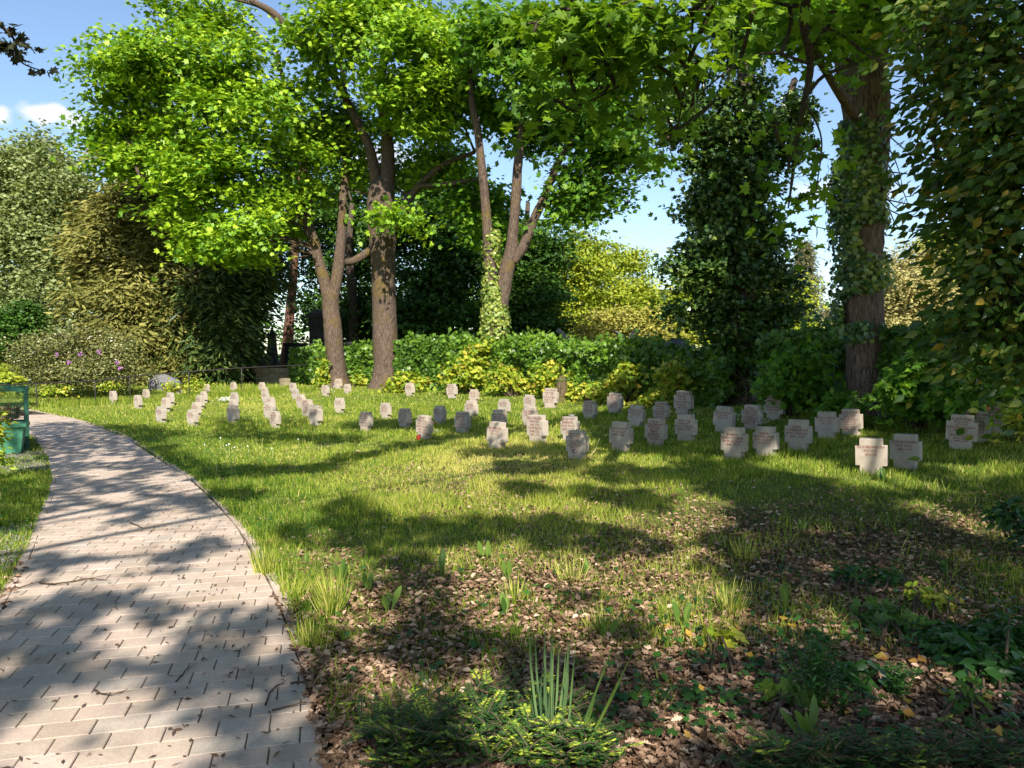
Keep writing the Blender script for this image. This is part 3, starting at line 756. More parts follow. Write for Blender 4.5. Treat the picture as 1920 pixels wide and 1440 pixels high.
# weathered old stones and the boulder on the lawn edge
GRANITE = plain_mat('grey_granite', (.13, .13, .135), .8, .3, .4, 12, .4, 60)
DARKST = plain_mat('dark_weathered_stone', (.045, .043, .045), .6, .4, .5, 5, .4, 40)
BLACKST = plain_mat('black_polished_stone', (.02, .02, .022), .3, .5, .2, 6)
SAND = plain_mat('mossy_sandstone', (.17, .14, .09), .9, .2, .45, 4, .5, 30)
def rock(name, c, dims, mat, label, cat, seed, seg=(20, 12), flat=.0):
    rs = np.random.default_rng(seed); a = []
    for j in range(seg[1] + 1):
        th = math.pi * j / seg[1]
        for i in range(seg[0]):
            ph = 2 * math.pi * i / seg[0]
            d = np.array([math.sin(th) * math.cos(ph), math.sin(th) * math.sin(ph), math.cos(th)])
            k = 1 + .10 * math.sin(3 * d[0] + seed) * math.cos(4 * d[1]) + .07 * math.sin(6 * d[2] + 2 * seed)
            d = np.sign(d) * np.abs(d) ** (1 - flat)
            a.append(d * k * np.array(dims))
    n = seg[0]; f = [(j * n + i, (j + 1) * n + i, (j + 1) * n + (i + 1) % n, j * n + (i + 1) % n) for j in range(seg[1]) for i in range(n)]
    o = link(name, raw_mesh(name, a, np.array(f), mat, smooth=True), None, tuple(float(x) for x in c))
    return tag(o, label, cat)
c = G(290, 735); rock('boulder', c + [0, 1, .15], (.75, .35, .62), GRANITE, 'rounded grey granite boulder gravestone in front of the flowering bush', 'gravestone', 3)
c = G(531, 726); rock('weathered_gravestone', c + [0, .3, .1], (.27, .16, .33), SAND, 'low worn yellowish stone in the weeds left of the hedge', 'gravestone', 5, flat=.45)
c = G(578, 722); rock('small_gravestone', c + [0, .3, .12], (.2, .1, .3), GRANITE, 'small grey squared stone at the foot of the left hedge', 'gravestone', 6, flat=.6)

# ------------------------------------------------------------------ shade: out-of-frame canopy leaves set on sun rays to shade chosen spots
def canopy_point(P, up_extra=(0, 3.5), zmin=7.0):
    """point on the way from P to the sun, above the frame"""
    dz = (2.9 + .46 * P[1] + .0 - P[2]) / 1.54
    dz = max(dz, zmin - P[2]) + rng.uniform(*up_extra)
    return P + L * dz / L[2]

canopy_left, canopy_right, canopy_oak = [], [], []
sx, sy = np.meshgrid(np.arange(-4.2, 17, .21), np.arange(2.6, 24, .21))
sx = sx.ravel() + rng.uniform(-.12, .12, sx.size); sy = sy.ravel() + rng.uniform(-.12, .12, sy.size)
ex, ey = np.meshgrid(np.arange(-13, -4.2, .28), np.arange(4, 24, .28)); sx = np.concatenate([sx, ex.ravel()]); sy = np.concatenate([sy, ey.ravel()])
px, py = proj(np.stack([sx, sy, g(sx, sy)], -1))
inside = (px > -250) & (px < 2150) & (py < 1560) & (py > 690)
sval = shade_at(px + 26 * (vnoise(sx, sy, .5, 41) - .5), py + 14 * (vnoise(sx, sy, .5, 42) - .5) * np.clip((py - 661) / 300, .3, 1.5), .17 * F / sy, .17 * F * 1.6 / sy ** 2)
for x, y, s_ in zip(sx[inside], sy[inside], sval[inside]):
    if s_ > .5:
        q = canopy_point(np.array([x, y, float(g(x, y))]))
        (canopy_oak if q[1] > 5 else canopy_right if x > .6 else canopy_left).append(q)
        if y > 9 and x > 2: (canopy_oak if q[1] > 5 else canopy_right).append(canopy_point(np.array([x + rng.uniform(-.1, .1), y + rng.uniform(-.1, .1), float(g(x, y))])))
def shade_volume(n, fn, prob, dest):
    for _ in range(n):
        if rng.random() < prob: dest.append(canopy_point(np.array(fn()), (0, 2.5)))
# sprays added to the oak's crown to shade the ivy tree, hedge and oak
YE_ = G(1630, 785)[1]
shade_volume(210, lambda: (rng.uniform(4.6, 8.3), 22.5, rng.uniform(0, 12)), .8, canopy_oak)
shade_volume(230, lambda: (rng.uniform(5.5, 16), rng.uniform(19, 23), rng.uniform(0, 2.3)), .9, canopy_oak)
shade_volume(110, lambda: (rng.uniform(6.4, 7.8), YE_, rng.uniform(0, 8)), .3, canopy_oak)
shade_volume(120, lambda: (rng.uniform(2.5, 8.5), 30, rng.uniform(7, 13.)), .7, canopy_oak)

# ------------------------------------------------------------------ trees
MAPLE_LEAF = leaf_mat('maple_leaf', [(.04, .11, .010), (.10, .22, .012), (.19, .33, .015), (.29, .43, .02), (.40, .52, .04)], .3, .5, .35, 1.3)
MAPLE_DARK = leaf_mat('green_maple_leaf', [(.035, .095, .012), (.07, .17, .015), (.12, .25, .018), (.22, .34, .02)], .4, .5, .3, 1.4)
BARK = bark_mat('maple_bark', (.03, .021, .016), (.20, .145, .108), (.14, .10, .03), .4)
BARK_DARK = bark_mat('dark_bark', (.03, .023, .018), (.15, .115, .085), (.08, .08, .03), .3)
BARK_OAK = bark_mat('oak_bark', (.04, .028, .02), (.28, .20, .145), (.09, .09, .03), .2, .8)

def leaves(name, cen, per, tmpl, size, mat, parent, spray=.6, flat=.35, up=.8, noise_=.55, outdir=None, droop=.25, rbias=None, stretch=None, spread=.5):
    cen = np.asarray(cen, float); n = len(cen) * per
    c = np.repeat(cen, per, 0); sr = np.repeat(rng.random(len(cen)), per)
    off = rng.normal(0, 1, (n, 3)) * np.array([spray, spray, spray * flat]) * .55
    if stretch is not None: off = off * np.array(stretch)
    hd = norm(off * np.array([1, 1, 0]) + rng.normal(0, .12, (n, 3)) * np.array([1, 1, 0]))
    off[:, 2] -= droop * (off[:, 0] ** 2 + off[:, 1] ** 2) / max(spray, .01)
    d = hd + np.stack([np.zeros(n), np.zeros(n), rng.normal(-droop, .3, n)], -1)
    nn = np.array([0, -.15, up]) + rng.normal(0, noise_, (n, 3))
    if outdir is not None: nn = nn + np.repeat(outdir, per, 0) * .6
    sz = size * rng.uniform(.65, 1.3, n)
    rr = np.clip(spread * sr + (1 - spread) * rng.random(n) + (0 if rbias is None else np.repeat(rbias, per)), 0, 1)
    return scatter(name, tmpl, c + off, d, nn, sz, rr, mat, parent)

def blob_points(blobs, n, lo=.35, p=.45, sub=1, clump=.5):
    """blobs (px,py,rx,ry,Y[,depth radius m]) -> spray centres, outward directions, blob index"""
    B = [tuple(b) if len(b) > 5 else tuple(b) + ((b[2] + b[3]) / 2 * b[4] / F * .85,) for b in blobs]
    wgt = np.array([b[2] * b[3] for b in B], float); wgt /= wgt.sum()
    k = rng.choice(len(B), n, p=wgt)
    Cn = np.array([W(b[0], b[1], b[4]) for b in B]); Rd = np.array([(b[2] * b[4] / F, b[5], b[3] * b[4] / F) for b in B])
    d = norm(rng.normal(0, 1, (n, 3))); r = lo + (1 - lo) * rng.random(n) ** p
    if sub > 1:
        m_ = max(1, n // sub); j = rng.integers(0, m_, n)
        k = k[j]; d = d[j]; r = r[j]
        jit = rng.normal(0, 1, (n, 3)) * np.array([clump, clump, clump * .5])
        return Cn[k] + d * r[:, None] * Rd[k] + jit, d, k, Cn, Rd
    return Cn[k] + d * r[:, None] * Rd[k], d, k, Cn, Rd

def add_branches(tm, anchors, Cn, Rd, pts, k, twigs=3, r0=.06, seed=0):
    rs = np.random.default_rng(seed)
    A = np.array(anchors)
    for i, c in enumerate(Cn):
        dd = np.linalg.norm(A - c, axis=1) + np.maximum(0, A[:, 2] - c[2] + .3) * 2.5
        a = A[int(np.argmin(dd))]
        ln = np.linalg.norm(c - a)
        if ln > .4:
            mid = (a + c) / 2 + rs.normal(0, .07, 3) * ln + np.array([0, 0, .08 * ln])
            q = curve([a, mid, c], 9)
            tm.add(q, np.linspace(min(r0, .02 + .012 * ln), .018, 9), 6, .08, seed + i)
        own = pts[k == i]
        for j in range(min(twigs, len(own))):
            e = own[rs.integers(len(own))]; ln = np.linalg.norm(e - c)
            q = curve([c, (c + e) / 2 + rs.normal(0, .1, 3) * ln, e], 6)
            tm.add(q, np.linspace(.022, .006, 6), 5, 0, seed + j)

def tree(name, label, limbs, blobs, nspray, per, lsize, mat, bark, tmpl=WIDE4, spray=.7, group=None, anchors_from=1, lo=.35, p=.45, twigs=3, r0=.07, seed=1, trough=.075, dots=None, extra=None, sub=1, clump=.5, **kw):
    base = W(*limbs[0][0][:3]); base[2] = float(g(base[0], base[1]))
    t = thing(name, label, 'tree', (0, 0, 0), 0, group)
    t.location = tuple(base)
    tm = TM(); anchors = []
    for i, rows in enumerate(limbs):
        P, rad = limb_px(rows)
        tm.add(P - base, rad, 16 if rad[0] > .15 else 9, trough, seed + i)
        if i >= anchors_from or len(limbs) == 1: anchors += [q for q in P[len(P) // 3:]]
    obs = []
    if blobs:
        pts, d, k, Cn, Rd = blob_points(blobs, nspray, lo, p, sub, clump)
        if extra is not None: pts = np.concatenate([pts, extra]); d = np.concatenate([d, norm(rng.normal(0, 1, (len(extra), 3)))]); k = np.concatenate([k, np.full(len(extra), -1)])
        add_branches(tm, np.array(anchors) - base, Cn - base, Rd, pts - base, k, twigs, r0, seed)
    tm.build('trunk', bark, t)
    if blobs:
        leaves('crown', pts - base, per, tmpl, lsize, mat, t, spray=spray, outdir=d, **kw)
    return t, base

YA = 36.5; YB = G(722, 728)[1]; YC = G(925, 735)[1]; YD = G(1385, 757)[1]; YE = G(1630, 785)[1]
open('/tmp/depths.txt', 'w').write(str((YA, YB, YC, YD, YE)))
# forked maple
tree('maple_tree', 'forked maple with mossy twin stems left of the thick trunk', [
    [(634, 730, YA, 30), (634, 708, YA, 18), (628, 665, YA, 16.5), (624, 620, YA, 17), (620, 580, YA, 15), (619, 548, YA, 16)],
    [(616, 560, YA, 11), (606, 520, YA, 11), (597, 490, YA, 9.5), (588, 450, YA, 9), (574, 415, YA, 8.5), (560, 395, YA, 5), (530, 360, YA, 3.5), (480, 320, YA - 1, 2)],
    [(580, 425, YA, 8), (578, 380, YA, 9), (574, 330, YA, 7.5), (560, 260, YA, 6), (540, 190, YA, 4.5), (520, 100, YA, 3)],
    [(624, 560, YA, 11), (632, 520, YA, 11), (637, 480, YA, 10), (641, 430, YA, 8.5), (643, 370, YA, 7.5), (650, 300, YA + .5, 6.5), (652, 220, YA + .5, 5), (640, 120, YA + .5, 4), (625, 30, YA, 3)],
    [(638, 492, YA, 6.5), (660, 490, YA + .6, 6.5), (690, 472, YA + 1.2, 7), (725, 440, YA + 1.5, 4.5)],
    [(575, 440, YA, 4), (560, 400, YA, 4), (520, 372, YA - .5, 3.5), (470, 350, YA - 1.5, 3), (380, 330, YA - 2.5, 2.2), (260, 330, YA - 3, 1.5)],
    [(570, 360, YA, 5), (500, 270, YA - 1, 4), (400, 210, YA - 2.5, 3.2), (300, 170, YA - 3, 2.2), (210, 140, YA - 3, 1.3)]],
    [(300, 55, 95, 50, YA - 1), (400, 20, 80, 40, YA), (248, 135, 75, 48, YA - 3), (325, 130, 90, 60, YA - 3), (250, 205, 70, 45, YA - 2), (430, 130, 80, 60, YA - 2), (470, 210, 90, 65, YA - 3),
     (390, 235, 85, 55, YA - 3), (245, 300, 50, 28, YA - 2), (300, 280, 80, 45, YA - 2), (365, 395, 60, 40, YA - 3), (420, 340, 100, 60, YA - 3), (510, 310, 85, 60, YA - 2), (460, 435, 85, 50, YA - 3.5),
     (410, 455, 60, 34, YA - 3.5), (345, 520, 26, 24, YA - 3), (330, 430, 30, 20, YA - 3), (545, 400, 45, 45, YA + 1.5), (205, 225, 22, 40, YA - 2), (530, 200, 40, 40, YA - 1)],
    1600, 24, .23, MAPLE_LEAF, BARK, tmpl=STAR, spray=.75, flat=.42, noise_=.5, sub=14, clump=.52, seed=11, group='big trees along the hedge', twigs=4)
# thick maple
tree('maple_tree', 'thickest single maple trunk at the hedge, forking high up', [
    [(722, 735, YB, 40), (722, 722, YB, 28), (724, 690, YB, 23), (722, 640, YB, 23), (720, 560, YB, 22), (718, 480, YB, 23), (715, 420, YB, 25), (714, 370, YB, 25), (716, 345, YB, 20)],
    [(707, 370, YB, 12), (702, 320, YB, 11), (690, 270, YB, 8.5), (665, 220, YB, 7.5), (640, 170, YB, 7), (610, 120, YB, 7), (560, 85, YB - .5, 6.5), (520, 30, YB - 1, 6), (470, 0, YB - 1, 5)],
    [(724, 370, YB, 14), (727, 310, YB, 13), (725, 250, YB, 11), (715, 170, YB, 9), (722, 90, YB, 7), (735, 0, YB, 5)],
    [(738, 425, YB, 8), (755, 390, YB, 8), (785, 350, YB, 7), (830, 310, YB - .5, 5), (890, 285, YB - 1, 3.5)],
    [(722, 220, YB, 8), (760, 150, YB, 7), (800, 110, YB - .5, 5.5), (860, 60, YB - 1, 4)],
    [(783, 350, YB, 5), (840, 345, YB - 1, 4.5), (900, 335, YB - 1, 3.5)],
    [(555, 85, YB - .5, 4), (500, 20, YB - .5, 3.5), (430, -5, YB - 1, 3)]],
    [(640, 60, 80, 55, YB - 2), (720, 110, 95, 80, YB - 3), (800, 50, 90, 60, YB - 2), (620, 150, 55, 60, YB - 1.5), (775, 205, 85, 70, YB - 2), (640, 245, 65, 50, YB + 2), (690, 320, 70, 35, YB + 2.5),
     (810, 300, 70, 40, YB + 1), (860, 140, 90, 80, YB - 2), (760, 385, 40, 30, YB - 2), (590, 320, 45, 45, YB + 3), (700, 10, 150, 50, YB), (900, 60, 80, 60, YB - 1)],
    1400, 24, .23, MAPLE_LEAF, BARK, tmpl=STAR, spray=.75, flat=.42, noise_=.5, sub=14, clump=.52, seed=31, group='big trees along the hedge', twigs=4)
# ivy-footed maple
CL = [[(925, 742, YC, 11), (924, 700, YC, 10), (926, 660, YC, 15), (928, 620, YC, 19), (930, 590, YC, 20)],
    [(925, 610, YC, 14), (924, 560, YC, 12.5), (919, 500, YC, 11), (915, 440, YC, 10), (910, 380, YC, 8.5), (903, 310, YC, 8), (896, 250, YC, 7), (885, 190, YC, 6.5), (880, 130, YC, 5), (860, 40, YC, 3)],
    [(932, 610, YC, 13), (941, 560, YC, 14), (948, 515, YC, 14.5), (958, 475, YC, 12.5), (962, 430, YC, 9.5), (967, 370, YC, 9.5), (971, 310, YC, 8.5), (978, 240, YC, 7.5), (985, 170, YC, 5), (990, 60, YC, 3)],
    [(962, 490, YC, 10), (982, 460, YC, 9.5), (1002, 410, YC, 8.5), (1020, 370, YC, 7.5), (1040, 320, YC, 7), (1060, 280, YC, 5.5), (1090, 240, YC, 4)],
    [(1040, 320, YC, 4), (1100, 310, YC, 3), (1160, 330, YC, 2)]]
tC, baseC = tree('maple_tree', 'leaning maple with yellow-green ivy round its foot', CL,
    [(960, 90, 90, 70, YC - 1), (1050, 130, 90, 80, YC - 1), (960, 190, 80, 45, YC + 1.5), (1060, 220, 100, 50, YC + 1.5), (1150, 210, 80, 80, YC), (1130, 320, 80, 55, YC), (1180, 380, 45, 35, YC + .5),
     (1080, 370, 60, 50, YC + .5), (1000, 290, 60, 30, YC + 3), (900, 390, 50, 60, YC + 3), (1200, 280, 50, 70, YC + .5), (1120, 60, 100, 60, YC), (1150, 130, 60, 60, YC)],
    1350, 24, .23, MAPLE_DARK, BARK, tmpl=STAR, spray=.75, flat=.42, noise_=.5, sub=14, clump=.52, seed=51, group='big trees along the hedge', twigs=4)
# ivy leaves climbing on stems
IVY = leaf_mat('ivy_leaf', [(.02, .055, .012), (.04, .095, .018), (.09, .16, .028), (.20, .26, .05)], .12, .35, .5, 1.1)
IVYY = leaf_mat('pale_ivy_leaf', [(.07, .13, .02), (.16, .24, .03), (.28, .33, .06), (.4, .42, .12)], .25, .4, .4, 1.1)
def ivy_on(rows_list, n, size, mat, parent, base, thick=.05, side=None, name='ivy', a0=0):
    pos, nn = [], []
    for rows, cnt in rows_list:
        P, rad = limb_px(rows, 60)
        i = rng.integers(0, len(P) - 1, int(n * cnt)); u = rng.random(len(i))[:, None]
        c = P[i] * (1 - u) + P[i + 1] * u
        a = rng.uniform(0, 2 * math.pi, len(i)) if side is None else rng.normal(side, 1.1, len(i))
        o = np.stack([np.cos(a), np.sin(a), np.zeros(len(i))], -1)
        rr = rad[i] * 1.02 + np.abs(rng.normal(0, thick, len(i)))
        keep = vnoise(a * 1.3 + 40, c[:, 2] * 1.6, 1., 77) > a0
        pos.append((c + o * rr[:, None])[keep]); nn.append(o[keep])
    pos = np.concatenate(pos); nn = np.concatenate(nn); k = len(pos)
    d = np.stack([rng.normal(0, .5, k), rng.normal(0, .5, k), -np.abs(rng.normal(1, .4, k))], -1)
    return scatter(name, STAR, pos - base, d, nn + rng.normal(0, .35, (k, 3)) + np.array([0, 0, .3]), size * rng.uniform(.6, 1.3, k), rng.random(k), mat, parent)
ivy_on([([(925, 735, YC, 14), (924, 690, YC, 14), (927, 640, YC, 20), (928, 600, YC, 22), (926, 570, YC, 18), (922, 530, YC, 12)], .8), ([(922, 530, YC, 13), (923, 460, YC, 11), (925, 430, YC, 6)], .2)],
       4200, .13, IVYY, tC, baseC, .07)
# ivy tower
t, baseD = tree('ivy_covered_tree', 'tall tree smothered in dark ivy between the maples and the oak', [
    [(1383, 765, YD, 44), (1385, 745, YD, 34), (1388, 700, YD, 29), (1390, 620, YD, 27), (1392, 500, YD, 25), (1390, 380, YD, 23), (1388, 330, YD, 22)],
    [(1385, 400, YD, 16), (1350, 310, YD, 13), (1310, 230, YD, 11), (1275, 130, YD, 9), (1250, 30, YD, 7)],
    [(1390, 400, YD, 20), (1398, 300, YD, 18), (1396, 200, YD, 17), (1400, 80, YD, 14), (1400, -60, YD, 10)],
    [(1400, 420, YD, 12), (1430, 320, YD, 10), (1462, 240, YD, 8), (1490, 150, YD, 6)]],
    [(1375, 520, 76, 70, YD), (1385, 600, 62, 60, YD), (1340, 450, 58, 50, YD), (1415, 460, 42, 55, YD), (1375, 390, 72, 60, YD), (1335, 330, 48, 45, YD), (1385, 300, 56, 60, YD), (1400, 210, 44, 60, YD), (1398, 120, 40, 70, YD),
     (1400, 20, 50, 60, YD), (1305, 240, 42, 50, YD), (1275, 160, 38, 50, YD), (1455, 270, 35, 45, YD), (1300, 560, 35, 60, YD), (1465, 560, 28, 50, YD), (1385, 670, 52, 45, YD), (1480, 210, 28, 35, YD), (1380, 715, 42, 25, YD),
     (1290, 395, 24, 14, YD), (1275, 500, 22, 30, YD)],
    1800, 24, .135, IVY, BARK_DARK, tmpl=STAR, spray=.26, flat=.9, up=.5, droop=.1, sub=5, clump=.2, seed=71, lo=.45, group='big trees along the hedge', twigs=1, r0=.04)
# oak at the right
EL_ = [[(1627, 795, YE, 50), (1628, 780, YE, 42), (1627, 740, YE, 37), (1624, 680, YE, 35.5), (1618, 600, YE, 35), (1616, 520, YE, 35), (1618, 440, YE, 36), (1621, 360, YE, 38), (1625, 290, YE, 39), (1627, 230, YE, 40), (1622, 170, YE, 42), (1612, 110, YE, 40)],
    [(1600, 140, YE, 26), (1580, 80, YE, 24), (1555, 20, YE, 22), (1530, -60, YE, 18), (1480, -160, YE, 12)],
    [(1634, 160, YE, 26), (1640, 80, YE, 24), (1650, 0, YE, 21), (1670, -80, YE, 17), (1700, -180, YE - 1, 11)],
    [(1645, 250, YE, 9), (1600, 215, YE - .5, 8), (1540, 120, YE - 2, 7), (1500, 60, YE - 3, 6), (1480, -20, YE - 4, 4)]]
co = np.array(canopy_oak)
t, baseE = tree('oak_tree', 'massive oak trunk at the right with ivy on its left half', EL_,
    [(1560, 20, 60, 45, YE - 2), (1640, 10, 70, 50, YE - 3), (1700, -30, 90, 60, YE - 2), (1600, -90, 160, 60, YE), (1500, 40, 50, 40, YE - 3), (1450, -60, 90, 60, YE - 2), (1800, -90, 100, 60, YE)],
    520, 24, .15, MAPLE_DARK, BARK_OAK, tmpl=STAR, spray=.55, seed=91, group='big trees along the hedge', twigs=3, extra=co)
ivy_on([([(1606, 640, YE, 30), (1606, 560, YE, 33), (1604, 460, YE, 34), (1606, 380, YE, 36), (1610, 300, YE, 37), (1610, 230, YE, 38)], .6)], 5200, .11, IVY, t, baseE, .09, side=math.radians(230), a0=.35)
ivy_on([([(1625, 560, YE, 36), (1618, 460, YE, 36), (1612, 380, YE, 37), (1618, 320, YE, 37)], 1.)], 1500, .11, IVYY, t, baseE, .08, side=math.radians(255), name='pale_ivy', a0=.5)  # paler yellow-green leaves on this stretch of the oak's ivy
# bare wiry twigs on the oak's right
tm = TM()
for k_ in range(14):
    a0 = np.array([1660, rng.uniform(120, 420)]); e = a0 + [rng.uniform(30, 90), rng.uniform(-40, 110)]
    q = curve([W(*a0, YE), W(*(a0 * .5 + e * .5 + [rng.uniform(0, 20), rng.uniform(-10, 30)]), YE - .3), W(*e, YE - .5)], 8) - baseE
    tm.add(q, np.linspace(.014, .005, 8), 4)
tm.build('twigs', BARK_OAK, t)

# the big trees behind the viewpoint, whose crown leaves are set on sun rays to shade the lawn; only their bough ends reach the picture
BOUGH = leaf_mat('bough_leaf', [(.04, .10, .012), (.09, .18, .014), (.16, .27, .018), (.24, .36, .025)], .5, .45, .3, 1.5)
def back_tree(label, foot, fork, cen, over_blobs, over_limbs, seed, per=17, lsize=.14, nover=0, spray=.14, over_size=.125, over_mat=None, over_spray=.34):
    base = np.array([foot[0], foot[1], float(g(*foot[:2]))])
    t = thing('maple_tree', label, 'tree', base, 0, 'big trees behind the viewpoint')
    tm = TM()
    f = np.array(fork, float)
    tm.add(curve([base * 1., (base + f) / 2 + [.15, .1, 0], f], 12) - base, np.linspace(.5, .3, 12), 14, .06, seed)
    cen = np.array(cen)
    rs = np.random.default_rng(seed)
    hubs = []
    todo = cen.copy()
    for i in range(7):
        if not len(todo): break
        c = todo[rs.integers(len(todo))]; hubs.append(c)
        todo = todo[np.linalg.norm(todo - c, axis=1) > 2.6]
    for i, h_ in enumerate(hubs):
        q = curve([f, (f + h_) / 2 + [0, 0, .7], h_ - [0, 0, .1]], 10)
        tm.add(q - base, np.linspace(.07, .015, 10), 7, .05, seed + i)
    H = np.array(hubs)
    for c in cen[::30]:
        h_ = H[int(np.argmin(np.linalg.norm(H - c, axis=1)))]
        q = curve([h_, (h_ + c) / 2 + rs.normal(0, .12, 3), c], 5)
        tm.add(q - base, np.linspace(.015, .005, 5), 4)
    for rows in over_limbs:
        P, rad = limb_px(rows); tm.add(P - base, rad, 7, .05, seed)
    tm.build('trunk', BARK_DARK, t)
    leaves('crown', cen - base, per, STAR, lsize, MAPLE_DARK, t, spray=spray, flat=.45)
    if over_blobs:
        pts, d, k, Cn, Rd = blob_points(over_blobs, nover, .2, .6)
        tm = TM()
        add_branches(tm, np.concatenate([limb_px(r)[0] for r in over_limbs]) - base, Cn - base, Rd, pts - base, k, 4, .02, seed)
        tm.build('bough_twigs', BARK_DARK, t)
        leaves('bough_leaves', pts - base, 9, MAPLE, over_size, over_mat or BOUGH, t, spray=over_spray, flat=.5, up=.75, noise_=.5, droop=.35)
    return t, base
OV = [[(1600, -330, 5.0, 31.20), (1540, -120, 6.2, 17.68), (1512, 0, 7, 8.84), (1508, 50, 7.3, 7.80), (1520, 120, 7.6, 6.76), (1508, 190, 7.8, 5.72), (1492, 270, 8, 4.68), (1486, 330, 8, 3.12), (1478, 390, 8, 1.56)],
      [(1480, -200, 5.5, 10.40), (1380, -60, 6.2, 6.24), (1300, 20, 6.8, 4.68), (1240, 90, 7.2, 3.12), (1180, 150, 7.4, 2.08), (1060, 210, 7.6, 1.30), (960, 240, 7.8, 0.83)],
      [(1300, 20, 6.8, 3.12), (1290, 130, 7.2, 2.08), (1270, 240, 7.6, 1.30)],
      [(1380, -60, 6.2, 4.16), (1240, -10, 6.5, 2.60), (1100, 20, 7, 1.82), (1000, 40, 7.2, 1.04)],
      [(1508, 190, 7.8, 2.08), (1540, 260, 7.8, 1.56), (1530, 360, 7.8, 1.04)], [(1520, 120, 7.6, 3.12), (1430, 100, 7.4, 2.60), (1330, 160, 7.4, 1.82), (1250, 260, 7.5, 1.04)],
      [(1508, 50, 7.3, 3.12), (1570, 60, 7.5, 2.60), (1640, 110, 7.6, 2.08), (1700, 100, 7.7, 1.30)]]
OB = [(1010, 40, 60, 35, 7.2), (1080, 20, 70, 40, 7), (1060, 100, 50, 35, 7.3), (1150, 60, 70, 50, 7), (1240, 30, 80, 50, 6.8), (1230, 120, 50, 36, 7.2), (1330, 20, 60, 34, 6.8), (1310, 110, 40, 30, 7.2), (1050, 190, 55, 30, 7.6),
      (1000, 240, 30, 25, 7.8), (1140, 160, 50, 40, 7.5), (1410, 20, 40, 26, 7), (1260, 240, 35, 40, 7.6), (1330, 200, 26, 26, 7.5), (1200, 220, 30, 34, 7.6),
      (1480, 10, 40, 22, 7.3), (1570, 30, 45, 24, 7.5), (1640, 20, 50, 28, 7.5), (1600, 60, 60, 45, 7.6), (1600, 120, 34, 18, 7.7), (1690, 60, 26, 26, 7.7), (1500, 370, 32, 16, 7.9), (1535, 265, 22, 25, 7.8), (1545, 365, 26, 12, 7.8), (1500, 430, 18, 14, 7.9), (1450, 230, 20, 40, 7.8), (1560, 250, 22, 14, 7.8), (1480, 300, 14, 30, 7.9)]
back_tree('maple behind the viewpoint on the right, its leafy boughs hanging into the top right', (7.5, -4.5), (5.5, -3.2, 6.2), canopy_right, OB, OV, 201, nover=165)
OL = [[(-420, -260, 4.2, 12), (-200, -60, 5.0, 7), (-40, 25, 5.6, 3.2), (20, 65, 5.8, 2.2), (33, 100, 5.9, 1.8), (45, 120, 5.9, 1.4), (85, 135, 6, 1)]]
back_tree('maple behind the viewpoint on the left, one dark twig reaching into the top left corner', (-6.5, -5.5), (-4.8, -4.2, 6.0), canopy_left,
          [(20, 55, 10, 8, 5.8), (15, 88, 13, 8, 5.8), (42, 75, 10, 5, 5.9), (80, 133, 7, 3, 6)], OL, 301, nover=9, over_size=.065, over_mat=leaf_mat('dark_dead_leaf', [(.02, .03, .01), (.05, .045, .02)], .15), over_spray=.07)  # twig leaves are dark dead-brown in themselves

# ------------------------------------------------------------------ clipped hedge, in lengths, with maple saplings growing out of it
HEDGE = leaf_mat('hedge_leaf', [(.03, .075, .010), (.07, .15, .015), (.13, .24, .02), (.22, .34, .03)], .25, .4, .45, 1.2)
HEDGEY = leaf_mat('yellow_green_leaf', [(.06, .13, .012), (.16, .26, .018), (.30, .38, .03), (.45, .42, .05), (.5, .33, .06)], .35, .45, .35, 1.2)
STEM = plain_mat('grey_brown_stem', (.09, .065, .045), .9, .1, .4, 20)
def hedge(label, p0, p1, top0, top1, depth=1.2, n=9000, size=.085, mat=None, bias=0.):
    A = G(*p0); B = G(*p1); zA = W(p0[0], top0, A[1])[2]; zB = W(p1[0], top1, B[1])[2]
    t = thing('hedge', label, 'hedge', A, 0, 'lengths of the clipped hedge')
    dr = B - A; ln = np.linalg.norm(dr[:2]); nrm = np.array([dr[1], -dr[0], 0]) / ln
    if nrm[1] > 0: nrm = -nrm
    n = int(n * .6); u = rng.random(n); face = rng.random(n)
    hgt = zA + (zB - zA) * u; gr = A[2] + (B[2] - A[2]) * u
    q = rng.random(n) ** .8
    dz = np.where(face < .62, q, 1 - np.abs(rng.normal(0, .04, n)))
    dp = np.where(face < .62, np.abs(rng.normal(0, .13, n)), rng.random(n) * depth)
    bulge = .6 * (vnoise(u * ln, dz * 2, .9, 61) - .5) + .2 * (vnoise(u * ln, dz * 2, .3, 62) - .5)
    dp = dp - bulge
    pos = A[None] + dr[None] * u[:, None] - nrm[None] * dp[:, None]
    pos[:, 2] = gr + (hgt - gr) * dz + np.where(face >= .62, bulge * 1.1 + np.abs(rng.normal(0, .16, n)) * (vnoise(u * ln, u * 0, .3, 65) > .5), 0)
    nn = nrm[None] * .8 + np.array([0, 0, .6]) + rng.normal(0, .5, (n, 3))
    d = np.stack([rng.normal(0, .6, n), rng.normal(0, .6, n), rng.normal(-.2, .6, n)], -1)
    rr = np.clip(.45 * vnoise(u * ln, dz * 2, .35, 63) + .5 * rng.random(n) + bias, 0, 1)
    o = scatter('foliage', STAR, pos - A, d, nn, 1.45 * size * rng.uniform(.5, 1.5, n), rr, mat or HEDGE, t)
    tm = TM()
    for _ in range(int(ln * 5)):
        u_ = rng.random(); c = dr * u_ - nrm * depth * rng.uniform(.15, .8); h_ = (zA + (zB - zA) * u_) - (A[2] + (B[2] - A[2]) * u_)
        tm.add(curve([c, c + [rng.normal(0, .1), rng.normal(0, .1), h_ * .5], c + [rng.normal(0, .25), rng.normal(0, .2), h_ * .9]], 6), np.linspace(.03, .008, 6), 5)
    tm.build('stems', STEM, t)
    return t
